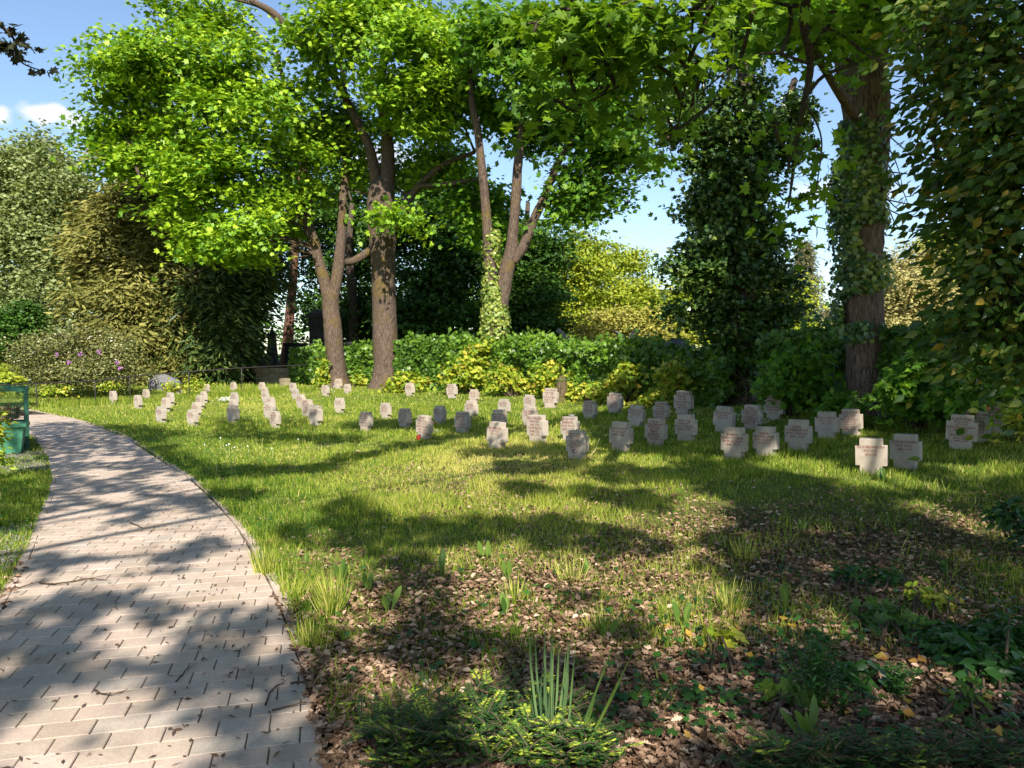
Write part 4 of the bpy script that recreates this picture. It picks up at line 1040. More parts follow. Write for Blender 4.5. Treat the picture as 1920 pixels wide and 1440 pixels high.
hedge('low left length of hedge in front of the dark tombs', (545, 722), (612, 722), 660, 656, 1.3, 6000, .12)
hedge('hedge length between the two big maple trunks', (650, 722), (705, 725), 655, 652, 1.3, 6000, .12)
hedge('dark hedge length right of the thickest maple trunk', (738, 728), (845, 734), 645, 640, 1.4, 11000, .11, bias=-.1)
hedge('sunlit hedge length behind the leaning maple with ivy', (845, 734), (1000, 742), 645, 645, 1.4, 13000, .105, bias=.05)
hedge('hedge length below the bronze wings and stone slabs', (1000, 742), (1190, 750), 652, 655, 1.4, 15000, .10)
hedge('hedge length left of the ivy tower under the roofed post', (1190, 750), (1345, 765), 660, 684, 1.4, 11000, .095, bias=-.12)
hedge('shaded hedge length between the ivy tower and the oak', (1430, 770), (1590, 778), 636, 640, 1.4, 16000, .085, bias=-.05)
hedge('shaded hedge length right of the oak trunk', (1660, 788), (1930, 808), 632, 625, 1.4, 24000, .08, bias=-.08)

def sapling(label, foot, blobs, nspray, mat, size=.13, per=11, cat='sapling', seed=0, tmpl=MAPLE, name='maple_sapling', group='young maples in the hedge', stems=5, spray=.26):
    base = G(*foot); t = thing(name, label, cat, base, 0, group)
    pts, d, k, Cn, Rd = blob_points(blobs, nspray, .2, .6)
    pts[:, 2] = np.maximum(pts[:, 2], g(pts[:, 0], pts[:, 1]) + .08)
    rs = np.random.default_rng(seed); tm = TM()
    for j in range(min(stems * len(Cn), len(pts))):
        e = pts[rs.integers(len(pts))] - base; s0 = np.array([rs.normal(0, .08), rs.normal(0, .08), -.03])
        tm.add(curve([s0, (s0 + e) / 2 + [rs.normal(0, .05), rs.normal(0, .05), .15 * e[2]], e], 7), np.linspace(.014, .004, 7), 4)
    tm.build('stems', STEM, t)
    leaves('leaves', pts - base, per, tmpl, size, mat, t, spray=spray, flat=.6, up=.55, noise_=.45, droop=.35, outdir=d)
    return t
def YB_(px, py, off=-.4): return G(px, py)[1] + off
y = YB_(890, 738); sapling('bright yellow-leaved sapling left of the ivy-footed maple', (885, 738), [(880, 690, 42, 35, y), (860, 705, 28, 25, y), (900, 660, 30, 20, y)], 120, HEDGEY, .17, seed=1)
y = YB_(780, 735); sapling('low yellow-green sapling right of the thick maple foot', (770, 733), [(755, 712, 28, 16, y), (790, 715, 22, 12, y), (735, 722, 14, 10, y)], 60, HEDGEY, .17, seed=2)
y = YB_(640, 724); sapling('small sapling squeezed at the right of the forked maple foot', (665, 726), [(668, 712, 18, 9, y)], 24, HEDGEY, .17, seed=3)
y = YB_(612, 726); sapling('slender bright sapling at the left of the forked maple foot', (606, 724), [(609, 690, 7, 25, y), (607, 712, 14, 10, y)], 34, HEDGEY, .16, seed=4)
y = YB_(960, 742); sapling('yellow-green leaves right of the ivy-footed maple, above the grass', (960, 744), [(950, 700, 40, 28, y), (985, 725, 35, 14, y), (935, 725, 20, 12, y)], 90, HEDGEY, .15, seed=5)
y = YB_(1060, 745); sapling('orange-tinted bush at the hedge top beside the stump', (1035, 745), [(1030, 694, 28, 18, y), (1020, 715, 20, 18, y), (1075, 725, 25, 14, y)], 90, HEDGEY, .14, seed=6)
y = YB_(1170, 752); sapling('tall young maple with pale crown rising through the hedge', (1172, 755), [(1172, 692, 16, 14, y), (1205, 700, 20, 16, y), (1180, 715, 45, 18, y), (1150, 740, 40, 12, y)], 140, HEDGEY, .15, seed=7)
y = YB_(1250, 760); sapling('sunlit spray of yellow maple leaves above the shaded crosses', (1235, 762), [(1235, 742, 26, 11, y), (1210, 756, 30, 8, y), (1262, 700, 22, 26, y)], 80, HEDGEY, .15, seed=8)
y = YB_(1110, 752); sapling('low maple shoots left of the dappled hedge cross', (1105, 756), [(1100, 735, 30, 14, y), (1075, 745, 20, 10, y)], 55, HEDGEY, .14, seed=9)
y = YB_(1480, 782); sapling('broad dark sapling right of the ivy tower', (1480, 784), [(1475, 720, 42, 34, y), (1505, 670, 40, 26, y), (1540, 730, 35, 28, y)], 130, MAPLE_DARK, .14, seed=10)
y = YB_(1570, 795, -.6); sapling('low shoots around the left of the oak foot', (1575, 792), [(1580, 755, 20, 18, y), (1560, 770, 28, 10, y)], 45, MAPLE_DARK, .12, seed=11)
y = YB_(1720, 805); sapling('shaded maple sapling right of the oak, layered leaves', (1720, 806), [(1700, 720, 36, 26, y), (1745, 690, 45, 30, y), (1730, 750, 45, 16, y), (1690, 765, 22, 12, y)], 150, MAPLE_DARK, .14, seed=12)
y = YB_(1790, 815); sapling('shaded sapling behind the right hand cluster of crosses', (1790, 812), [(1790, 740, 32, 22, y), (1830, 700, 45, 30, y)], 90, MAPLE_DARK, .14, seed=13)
y = YB_(1895, 835); sapling('yellowing bush at the right edge behind the crosses', (1898, 828), [(1915, 765, 18, 26, y), (1920, 800, 12, 14, y)], 40, HEDGEY, .09, tmpl=OVATE, name='bush', cat='bush', group=None, seed=14)

# ------------------------------------------------------------------ trees beyond the hedge
BIRCH = leaf_mat('birch_leaf', [(.10, .14, .045), (.17, .22, .075), (.25, .30, .11), (.34, .38, .16)], .3, .5, .4)
OLIVE = leaf_mat('olive_conifer', [(.05, .06, .015), (.12, .125, .028), (.22, .21, .05), (.34, .31, .10)], .15, .6, .2)
DARKC = leaf_mat('dark_yew', [(.015, .035, .010), (.035, .07, .014), (.08, .12, .025), (.20, .22, .05)], .1, .5, .3)
BEECH = leaf_mat('mid_green_leaf', [(.015, .045, .008), (.03, .08, .010), (.055, .13, .014), (.09, .18, .02)], .3, .5, .3)
LIME = leaf_mat('lime_green_leaf', [(.10, .16, .015), (.20, .27, .02), (.32, .37, .03), (.42, .42, .05)], .35, .5, .3)
TAN = leaf_mat('tan_hornbeam', [(.13, .12, .04), (.23, .21, .07), (.34, .30, .11), (.44, .39, .17)], .2, .6, .2)
GOLD = leaf_mat('golden_conifer', [(.15, .15, .03), (.28, .27, .05), (.42, .38, .09)], .2, .6, .2)
SPRUCE = leaf_mat('grey_spruce', [(.07, .075, .035), (.13, .13, .06), (.2, .19, .09)], .1, .6, .2)
RHOD = leaf_mat('rhododendron_leaf', [(.035, .05, .012), (.09, .11, .025), (.19, .19, .06), (.30, .27, .11)], .12, .35, .5)
BBARK = bark_mat('birch_bark', (.25, .22, .19), (.55, .52, .48))
RBARK = bark_mat('pine_bark', (.05, .025, .018), (.22, .12, .08))
tree('birch_tree', 'grey-green weeping birch at the far left edge', [
    [(70, 690, 44, 7), (62, 600, 44, 6), (58, 520, 44, 5), (66, 420, 44, 4), (80, 330, 44, 2.5)], [(60, 570, 44, 4), (85, 520, 44, 3.5), (100, 450, 44, 2)], [(62, 500, 44, 3), (30, 420, 44, 2.5), (10, 360, 44, 2)]],
    [(60, 330, 60, 50, 44), (10, 350, 45, 55, 44), (120, 370, 45, 60, 44), (30, 440, 60, 60, 44), (110, 470, 60, 60, 44), (-20, 430, 50, 60, 44), (20, 540, 50, 50, 44), (110, 560, 60, 50, 44), (60, 620, 60, 35, 43), (-10, 610, 45, 40, 43), (120, 300, 22, 16, 44), (60, 275, 25, 12, 44)],
    2000, 26, .24, BIRCH, BBARK, tmpl=LEAF4, spray=.6, flat=1.5, up=.2, droop=.1, sub=6, clump=.45, seed=401, trough=.03)
tree('cypress_tree', 'brownish olive conifer behind the flowering bush', [[(240, 715, 40, 12), (245, 560, 40, 9), (270, 400, 40, 5), (290, 290, 40, 2)]],
    [(290, 330, 70, 60, 41), (250, 400, 70, 50, 40), (330, 420, 70, 60, 41), (220, 480, 70, 55, 40), (300, 520, 75, 60, 40), (200, 570, 65, 55, 39), (270, 610, 75, 55, 39), (340, 600, 50, 60, 40), (215, 650, 60, 45, 38.5), (300, 680, 60, 35, 38.5), (240, 260, 50, 40, 42), (310, 250, 60, 40, 42), (170, 440, 30, 40, 41)],
    2300, 28, .42, OLIVE, BARK_DARK, tmpl=NARROW, spray=.6, flat=.8, up=.3, droop=.35, sub=6, clump=.4, seed=402, lo=.5, p=.35)
tree('yew_tree', 'dark yew with hanging sprays left of the forked maple', [[(440, 712, 41, 14), (440, 600, 41, 10), (440, 480, 41, 5)]],
    [(400, 470, 70, 50, 41), (460, 500, 55, 60, 41), (380, 560, 60, 60, 40), (420, 590, 50, 60, 40), (390, 650, 60, 50, 39.5), (425, 640, 32, 40, 40), (480, 520, 26, 40, 42), (330, 640, 40, 60, 40), (360, 430, 50, 40, 42)],
    1800, 28, .45, DARKC, BARK_DARK, tmpl=NARROW, spray=.65, flat=1.2, up=.2, droop=.5, sub=5, clump=.4, seed=403, lo=.4)
tree('rhododendron_bush', 'big rounded flowering bush with a few purple blooms at the left', [[(160, 722, 30.5, 5), (160, 700, 30.5, 4), (150, 670, 30.5, 3)]],
    [(110, 670, 60, 38, 31), (60, 690, 35, 28, 30.5), (170, 660, 60, 42, 31), (220, 690, 50, 28, 30.5), (90, 640, 40, 22, 31.5), (150, 700, 70, 22, 30), (60, 660, 28, 24, 31), (200, 640, 40, 22, 31.5)],
    1100, 22, .10, RHOD, BARK_DARK, tmpl=LEAF4, spray=.35, flat=.8, up=.6, droop=.2, sub=5, clump=.25, seed=404, lo=.6, p=.3, twigs=2, r0=.04)
PURP = plain_mat('purple_petals', (.45, .16, .5), .6, .3, .2, 20)
for i_, (a_, b_) in enumerate([(185, 659), (129, 680), (219, 680), (225, 691), (106, 666), (151, 664)]):
    p = W(a_, b_, 29.2); k = 26
    o = scatter('flower', LEAF4, rng.normal(0, .035, (k, 3)), norm(rng.normal(0, 1, (k, 3))), rng.normal(0, 1, (k, 3)), np.full(k, .055), rng.random(k), PURP); o.location = tuple(p)
    tag(o, ['brightest purple bloom high on the flowering bush', 'left purple bloom on the flowering bush', 'upper of two purple blooms on the right of the bush', 'lower right purple bloom on the flowering bush', 'faint bloom far left on the flowering bush', 'faint bloom next to the brightest one'][i_], 'flower', 'purple blooms on the bush')
tree('pine_tree', 'reddish leaning trunk behind the tombs left of the forked maple', [[(536, 690, 50, 12), (543, 600, 50, 9), (550, 520, 50, 8), (556, 430, 50, 7), (565, 330, 50, 6), (570, 240, 50, 4)]],
    [(560, 300, 60, 60, 52), (600, 480, 50, 50, 54), (520, 430, 40, 50, 54), (590, 570, 40, 50, 55)], 420, 24, .22, BEECH, RBARK, spray=.8, seed=405)
for i_, (lab, fx, bl, n_) in enumerate([
    ('dense dark green beech filling the gap left of the thick maple', 660, [(680, 450, 60, 70, 50), (660, 560, 60, 60, 50), (700, 610, 60, 45, 49), (680, 350, 50, 60, 51), (600, 400, 45, 50, 51), (640, 640, 50, 28, 48)], 900),
    ('dark green beech directly behind the two central maples', 830, [(800, 420, 70, 70, 47), (860, 500, 70, 70, 46), (780, 540, 60, 60, 46), (860, 590, 80, 45, 45), (780, 610, 60, 40, 45), (900, 430, 50, 60, 47), (820, 340, 70, 45, 49)], 1500),
    ('mid green beech behind the leaning maple with ivy', 990, [(980, 560, 60, 60, 46), (960, 620, 60, 40, 45), (990, 470, 50, 50, 47), (1000, 600, 25, 30, 45), (950, 480, 60, 60, 47)], 1000)]):
    tree('beech_tree', lab, [[(fx, 690, 47, 11), (fx + 4, 600, 47, 9), (fx - 5, 480, 47, 7), (fx, 380, 47, 4)]], bl, n_, 26, .23, BEECH, BARK_DARK, spray=.75, flat=.3, sub=6, clump=.7, seed=410 + i_, lo=.3, group='beeches beyond the hedge')
for i_, (lab, fx, Yd, bl, n_, mt) in enumerate([
    ('yellow-green tree beyond the hedge nearest the leaning maple', 1060, 52, [(1070, 475, 60, 50, 52), (1040, 540, 55, 55, 52), (1030, 600, 45, 40, 50), (1090, 540, 50, 50, 52), (1060, 610, 50, 35, 50)], 800, LIME),
    ('taller thin-crowned yellow-green tree before the open sky', 1150, 58, [(1140, 490, 45, 40, 58), (1185, 500, 28, 40, 60), (1160, 550, 55, 40, 57), (1120, 600, 50, 35, 56), (1190, 560, 40, 40, 58)], 620, LIME),
    ('rounded bright yellow tree left of the ivy tower', 1260, 52, [(1250, 580, 50, 35, 52), (1290, 600, 45, 40, 51), (1240, 630, 50, 28, 50), (1300, 560, 30, 30, 53)], 560, LIME),
    ('lime green tree right of the ivy tower', 1480, 50, [(1475, 560, 30, 45, 50), (1490, 610, 35, 30, 49), (1450, 620, 30, 30, 49)], 380, LIME),
    ('bright green treetop right of the oak', 1775, 52, [(1775, 470, 40, 45, 52), (1765, 530, 30, 30, 52), (1810, 500, 40, 60, 52)], 420, LIME),
    ('tan hornbeam mass right of the oak trunk', 1720, 46, [(1700, 570, 50, 50, 46), (1750, 570, 45, 50, 46), (1690, 620, 50, 30, 45), (1750, 625, 60, 30, 45), (1800, 600, 50, 50, 46), (1700, 520, 40, 45, 47)], 1200, TAN),
    ('thin-topped tan tree rising above the hornbeam', 1700, 50, [(1690, 500, 35, 35, 50), (1720, 495, 25, 40, 50), (1670, 540, 25, 30, 50)], 160, TAN),
    ('golden conifer bush behind the bronze wings', 1170, 44, [(1150, 615, 40, 25, 44), (1190, 610, 40, 28, 44), (1220, 635, 40, 18, 43), (1110, 635, 30, 14, 43)], 620, GOLD)]):
    tree('garden_tree' if i_ < 7 else 'conifer_bush', lab, [[(fx, 690, Yd, 8), (fx, 640, Yd, 6), (fx, 590, Yd, 4), (fx - 3, 540 if i_ < 7 else 600, Yd, 2)]], bl, n_, 24, .20, mt, BARK_DARK if i_ != 6 else BBARK,
         tmpl=WIDE4 if mt is LIME else LEAF4, spray=.6, sub=6, clump=.7, seed=420 + i_, lo=.3, group='lighter trees far behind the hedge', twigs=2)
# spruce with drooping tiers
def spruce(label, px, ptop, Yd, halfw, seed):
    base = G(px, 690); base = np.array([W(px, 690, Yd)[0], Yd, float(g(W(px, 690, Yd)[0], Yd))]); top = W(px, ptop, Yd)[2]
    t = thing('spruce_tree', label, 'tree', base, 0, None)
    tm = TM(); tm.add([[0, 0, 0], [0, 0, (top - base[2]) * .5], [0, 0, top - base[2]]], [.25, .16, .03], 8); 
    rs = np.random.default_rng(seed); cen = []
    Ht = top - base[2]
    for z in np.arange(Ht * .1, Ht * .99, .32):
        rr = halfw * Yd / F * (1 - z / Ht) ** .8 + .12
        for a in rs.uniform(0, 6.28, 9):
            e = np.array([math.cos(a) * rr, math.sin(a) * rr, z - .25 * rr])
            tm.add([[0, 0, z], e * [.5, .5, 1] + [0, 0, .1 * rr], e], [.03, .02, .008], 4)
            for q in np.linspace(.3, 1, 5): cen.append(e * [q, q, 1] + [0, 0, .2 * (1 - q)])
    tm.build('trunk', BARK_DARK, t)
    leaves('crown', cen, 11, NARROW, .32, SPRUCE, t, spray=.35, flat=.9, up=.3, droop=.6)
spruce('pointed grey-green spruce between the ivy tower and the oak', 1505, 450, 58, 62, 1)
spruce('smaller spruce just left of the oak trunk', 1548, 585, 60, 40, 2)
# shrubs at the far left, clipped bright edging
for i_, (lab, fx, fy, bl, n_, mt) in enumerate([
    ('dark shrub mass at the left frame edge behind the bush', 20, 700, [(10, 630, 40, 50, 37), (40, 600, 40, 40, 38), (-40, 640, 50, 60, 37)], 520, BEECH),
    ('clipped bright yellow-green box hedge at the left frame edge', 5, 735, [(0, 712, 26, 12, 27), (-40, 712, 30, 12, 27)], 130, LIME),
    ('thin far strip of yellow hedge above the box hedge', 10, 700, [(5, 690, 20, 4, 36), (-30, 690, 30, 4, 36)], 70, LIME)]):
    tree('shrub', lab, [[(fx, fy, bl[0][4], 3), (fx, fy - 15, bl[0][4], 2)]], bl, n_, 22, .14, mt, BARK_DARK, spray=.4, seed=440 + i_, lo=.4, group=None, twigs=1)
# weeds under the railing and along the hedge foot
for i_, (lab, fx, fy, bl, n_) in enumerate([
    ('leafy weeds right of the grey boulder under the railing', 340, 728, [(330, 722, 30, 8, 31), (365, 716, 26, 9, 31)], 60),
    ('bright weeds at the foot of the flowering bush', 200, 728, [(200, 722, 16, 8, 29.5), (105, 728, 30, 6, 29)], 40)]):
    sapling(lab, (fx, fy), bl, n_, HEDGEY, .10, 10, 'plant', 60 + i_, WIDE4, 'weed', None, 3, .22)
n = 9000
uu = rng.random(n); p0, p1 = W(60, 742, 26.3), W(560, 718, 32.5); X = p0[0] + (p1[0] - p0[0]) * uu + rng.normal(0, .3, n); Y = p0[1] + (p1[1] - p0[1]) * uu + rng.normal(0, .6, n) + 1.2
tag(blades('tall_grass', X, Y, rng.uniform(.08, .28, n), np.full(n, .016), np.clip(rng.normal(.35, .2, n), 0, 1), .25), kind='stuff')
# far wood closing the view
n = 1500
bx = rng.uniform(-75, 90, n); bz = rng.random(n) ** 1.2 * (5.2 + 3.5 * (vnoise(bx, bx * 0, 6, 91)) + 3 * (bx < -5)); cen = np.stack([bx, 78 + rng.uniform(0, 9, n), bz + 0], -1)
tag(leaves('far_wood', cen, 34, WIDE4, .42, BEECH, None, spray=1.4, flat=.7), kind='stuff')

# ------------------------------------------------------------------ near shrub with hanging pointed leaves, right edge
NEARL = leaf_mat('pointed_leaf', [(.02, .045, .010), (.035, .08, .014), (.055, .12, .018), (.09, .16, .022), (.16, .17, .025), (.45, .28, .03)], .35, .4, .4, 1.4)
NB = [(1880, 60, 120, 90, 5.2), (1780, 60, 70, 60, 5.6), (1800, 170, 80, 50, 5.4), (1900, 220, 100, 90, 5), (1730, 190, 50, 26, 5.8), (1820, 300, 70, 60, 5.4), (1900, 380, 90, 90, 5), (1800, 400, 50, 70, 5.4), (1850, 500, 60, 70, 5.2),
      (1900, 540, 65, 75, 5), (1840, 590, 48, 50, 5.2), (1790, 330, 30, 40, 5.6), (1895, 655, 40, 45, 5), (1965, 600, 45, 100, 4.9), (1740, 30, 40, 40, 5.8), (1960, 300, 60, 200, 4.8), (1750, 260, 20, 24, 5.7), (1800, 620, 25, 25, 5.4), (1760, 340, 14, 30, 5.6)]
NL = [[(2250, 1150, 4.6, 50), (2180, 800, 4.7, 40), (2080, 400, 4.8, 34), (1990, 120, 4.9, 26), (1940, -150, 5, 16)], [(2080, 400, 4.8, 14), (1980, 330, 5, 10), (1870, 330, 5.2, 6), (1790, 360, 5.4, 3)],
      [(2100, 560, 4.8, 14), (2000, 520, 5, 9), (1890, 500, 5.1, 5), (1850, 520, 5.2, 3)], [(1990, 120, 4.9, 10), (1880, 110, 5.2, 7), (1780, 150, 5.5, 4), (1700, 190, 5.8, 2)], [(2150, 760, 4.7, 12), (2020, 700, 4.9, 8), (1920, 680, 5, 5), (1850, 700, 5.2, 2.5)],
      [(1990, 120, 4.9, 10), (1900, 30, 5.3, 6), (1800, 10, 5.6, 4), (1730, 20, 5.8, 2)], [(2000, 200, 4.9, 8), (1900, 230, 5.1, 5), (1820, 260, 5.4, 3)]]
t, bN = tree('weeping_shrub', 'near shrub with drooping pointed leaves filling the right edge', NL, NB, 980, 9, .085, NEARL, BARK_DARK, tmpl=OVATE, spray=.24, flat=1.1, up=.3, droop=.55, noise_=1.0, seed=501, lo=.1, p=.7, twigs=7, r0=.012, spread=.35)

# ------------------------------------------------------------------ old tombs and monuments beyond the lawn
def at_px(px, Y):
    p = W(px, 700, Y); return np.array([p[0], Y, float(g(p[0], Y))])
def zz(py, Y): return W(960, py, Y)[2]
def stack(parts, t, mat, base, names):
    """each part: (half width, half depth, z0, z1, taper)"""
    for nm, (hw, hd, z0, z1, tp) in zip(names, parts):
        import bmesh
        bm = bmesh.new(); bmesh.ops.create_cube(bm, size=1)
        for v in bm.verts:
            k = tp if v.co.z > 0 else 1
            v.co = Vector((v.co.x * 2 * hw * k, v.co.y * 2 * hd * k, z0 + (v.co.z + .5) * (z1 - z0)))
        bmesh.ops.bevel(bm, geom=list(bm.edges), offset=min(.02, hw * .2), segments=2, affect='EDGES')
        me = bpy.data.meshes.new(nm); bm.to_mesh(me); bm.free(); me.materials.append(mat); link(nm, me, t)
Y = 46; b0 = at_px(603, Y); t = thing('tomb_monument', 'tall dark tomb monument with a cornice left of the forked maple', 'monument', b0, R(-10))
z = lambda q: zz(q, Y) - b0[2]
stack([(.95, .5, 0, z(665), 1), (.62, .38, z(665), z(612), .96), (.74, .46, z(612) + .003, z(606), 1), (.66, .4, z(606) + .003, z(596), 1), (.8, .5, z(596) + .003, z(589), 1), (.6, .38, z(589) + .003, z(581), .6)], t, DARKST, b0, ['plinth', 'shaft', 'cornice', 'frieze', 'cornice', 'pediment'])
a = TM()
prof = [(0, 0), (.16, 0), (.13, .3), (.10, .62), (.13, .9), (.11, 1.1), (.05, 1.2), (.09, 1.28), (.09, 1.4), (.05, 1.48), (0, 1.5)]
lathe(a, prof, (.45, -.62, .75), 12); WHITE = plain_mat('pale_marble', (.6, .58, .55), .6, .3, .2, 10)
o = a.build('marble_statue', WHITE); o.location = tuple(b0 + [0, 0, .35]); tag(o, 'small pale marble figure in front of the tall dark tomb', 'statue')
Y = 44; b0 = at_px(511, Y); t = thing('obelisk', 'dark obelisk on a stepped plinth at the left of the tombs', 'monument', b0)
z = lambda q: zz(q, Y) - b0[2]
stack([(.45, .45, 0, z(684), 1), (.34, .34, z(684), z(676), 1), (.28, .28, z(676), z(630), .62), (.25, .25, z(630) + .003, z(625), 1), (.12, .12, z(625) + .003, z(612), .2)], t, DARKST, b0, ['plinth', 'step', 'shaft', 'cap', 'finial'])
Y = 43; b0 = at_px(554, Y); t = thing('tomb_slab', 'wide black polished tomb slab with an overhanging top', 'gravestone', b0, R(-8))
z = lambda q: zz(q, Y) - b0[2]
stack([(.52, .2, 0, z(650), 1), (.62, .26, z(650) + .003, z(643), 1)], t, BLACKST, b0, ['slab', 'cap'])
Y = 45; b0 = at_px(660, Y); t = thing('headstone', 'grey headstone between the two big maple trunks', 'gravestone', b0); z = lambda q: zz(q, Y) - b0[2]
stack([(.42, .12, 0, z(641), .94)], t, DARKST, b0, ['slab'])
Y = 40; b0 = at_px(517, Y); t = thing('sandstone_wall', 'low mossy sandstone base wall under the obelisk', 'wall', b0, R(-6)); z = lambda q: zz(q, Y) - b0[2]
stack([(.95, .3, 0, z(700), 1), (1.0, .34, z(700) + .003, z(690), 1)], t, SAND, b0, ['wall', 'coping'])
Y = 41; b0 = at_px(490, Y); t = thing('tomb_block', 'dark low tomb block left of the obelisk', 'gravestone', b0); z = lambda q: zz(q, Y) - b0[2]
stack([(.6, .3, 0, z(668), .97)], t, DARKST, b0, ['slab'])
# post with a small tiled-roof head in the hedge
Y = YC - 6.5; b0 = at_px(1268, Y); t = thing('roofed_lantern_post', 'dark stone post with a gabled head left of the ivy tower', 'monument', b0, R(14)); z = lambda q: zz(q, Y) - b0[2]
k = Y / F
stack([(7 * k, 7 * k, 0, z(668), 1), (20 * k, 14 * k, z(668) + .003, z(652), 1.06)], t, DARKST, b0, ['post', 'head'])
a = TM(); hw, hd = 25 * k, 18 * k; z0, z1 = z(652) + .003, z(637); tw = 9 * k
v = [(-hw, -hd, z0), (hw, -hd, z0), (hw, hd, z0), (-hw, hd, z0), (-tw, -tw, z1), (tw, -tw, z1), (tw, tw, z1), (-tw, tw, z1), (-tw, -tw, z(634)), (tw, -tw, z(634)), (tw, tw, z(634)), (-tw, tw, z(634))]
a.raw(v, [(0, 3, 2, 1), (0, 1, 5, 4), (1, 2, 6, 5), (2, 3, 7, 6), (3, 0, 4, 7), (4, 5, 9, 8), (5, 6, 10, 9), (6, 7, 11, 10), (7, 4, 8, 11), (8, 9, 10, 11)])
a.build('roof', DARKST, t, smooth=False)
# bronze wings rising above the hedge
Y = 34; b0 = at_px(1168, Y); t = thing('winged_statue', 'pair of dark bronze wings rising above the hedge', 'statue', b0)
BRONZE = plain_mat('dark_bronze', (.09, .09, .10), .45, .5, .35, 12, metallic=.5)
def wing(pxs, name, off):
    top = np.array([W(x, y, Y) - b0 for x, y in pxs['lead']]); bot = np.array([W(x, y, Y) - b0 for x, y in pxs['trail']])
    a = TM(); n = 14; tp = curve(top, n); bt = curve(bot, n); v = []; f = []
    for i in range(n):
        for j in range(7):
            u = j / 6; p = tp[i] * (1 - u) + bt[i] * u
            p = p + np.array([0, off * (math.sin(u * math.pi) * .12) + .012 * ((i + j) % 2), 0]); v.append(p)
    v = np.array(v); v2 = v + [0, .05, 0]
    nn = len(v)
    for i in range(n - 1):
        for j in range(6):
            q = i * 7 + j; f.append((q, q + 1, q + 8, q + 7)); f.append((nn + q, nn + q + 7, nn + q + 8, nn + q + 1))
    for i in range(n - 1):
        q = i * 7; f.append((q, q + 7, nn + q + 7, nn + q)); q = i * 7 + 6; f.append((q, nn + q, nn + q + 7, q + 7))
    a.raw(np.concatenate([v, v2]), f); a.build(name, BRONZE, t)
wing({'lead': [(1148, 618), (1157, 630), (1162, 648), (1164, 680)], 'trail': [(1149, 619), (1167, 626), (1172, 645), (1172, 680)]}, 'wing', -1)
wing({'lead': [(1191, 617), (1180, 629), (1174, 645), (1172, 680)], 'trail': [(1192, 618), (1187, 636), (1181, 650), (1178, 680)]}, 'wing', 1)
a = TM(); a.add([[.05, 0, 0], [.05, 0, .9], [.05, 0, zz(668, Y) - b0[2]]], [.28, .2, .12], 12); a.build('pedestal', DARKST, t)
# tilted grey stone slabs / roof pieces seen above the hedge
SLAB = plain_mat('grey_slab', (.16, .14, .13), .8, .3, .4, 6, .3)
for i_, (pa, pb, th, lab) in enumerate([((1014, 628), (1056, 650), .22, 'long sloping grey stone slab just above the hedge'), ((1046, 618), (1072, 643), .16, 'steeper sloping slab behind the long one'), ((1018, 646), (1080, 652), .2, 'flat weathered coping under the sloping slabs')]):
    Y = 38 + i_ * .7; A_ = W(*pa, Y); B_ = W(*pb, Y); c = (A_ + B_) / 2; dd = B_ - A_; ln = np.linalg.norm(dd)
    a = TM(); a.box((-ln / 2, -.35, -th / 2), (ln / 2, .35, th / 2)); o = a.build('stone_slab', SLAB, smooth=False)
    o.location = tuple(c); o.rotation_euler = (0, -math.atan2(dd[2], dd[0]), R(-12))
    tag(o, lab, 'slab', 'slabs of the tomb beyond the hedge')
a = TM(); pc = W(1046, 660, 39.5); gz = float(g(pc[0], 39.5)); a.box((-.9, -.5, 0), (.9, .5, pc[2] - gz - .1)); o = a.build('tomb_chest', DARKST, smooth=False); o.location = (pc[0], 40, gz)
tag(o, 'dark tomb body carrying the sloping slabs behind the hedge', 'gravestone')
# tree stump / mossy stone post at the hedge
b0 = G(1052, 757) + [0, .25, 0]; hS = W(0, 712, b0[1])[2] - b0[2]
t = thing('tree_stump', 'brown mossy tree stump behind the tall pale cross', 'stump', b0)
a = TM(); q = np.linspace(0, 1, 8); a.add(np.stack([.04 * q, 0 * q, -.1 + (hS + .1) * q], -1), .17 * (1.25 - .3 * q), 14, .06, 5); a.build('stump_body', bark_mat('stump_bark', (.05, .035, .02), (.2, .15, .09), (.14, .13, .04), .7), t)
a = TM(); lathe(a, [(0, hS + .02), (.18, hS + .015), (.19, hS - .02), (.16, hS - .05)], (.04, 0, 0), 14); a.build('mossy_top', plain_mat('moss', (.06, .09, .02), .95, .1, .4, 20, .5), t)

# ------------------------------------------------------------------ railing at the left lawn edge
IRON = plain_mat('rusty_iron_pipe', (.035, .03, .028), .55, .4, .4, 20, metallic=.3)
RP = [(68, 719, 738), (178, 714, 737), (243, 706, 731), (354, 697, 722), (453, 690, 716)]
t = thing('railing', 'low iron pipe railing on thin posts along the far left lawn edge', 'railing', W(178, 737, 28))
bR = W(178, 737, 28); tops = []
for px_, pt, pb in RP:
    yr_ = 26.5 + (px_ - 68) / 385 * 5.5; tp = W(px_, pt, yr_); f_ = np.array([tp[0], yr_, float(g(tp[0], yr_))]); tops.append(tp)
    a = TM(); a.add([f_ - bR - [0, 0, .1], (f_ + tp) / 2 - bR, tp - bR], [.02] * 3, 8); a.build('post', IRON, t)
tops = [2 * tops[0] - tops[1]] + tops + [W(575, 684, tops[-1][1] + 3)]
a = TM(); a.add(curve(np.array(tops) - bR, 40), [.024] * 40, 8); a.build('rail', IRON, t)

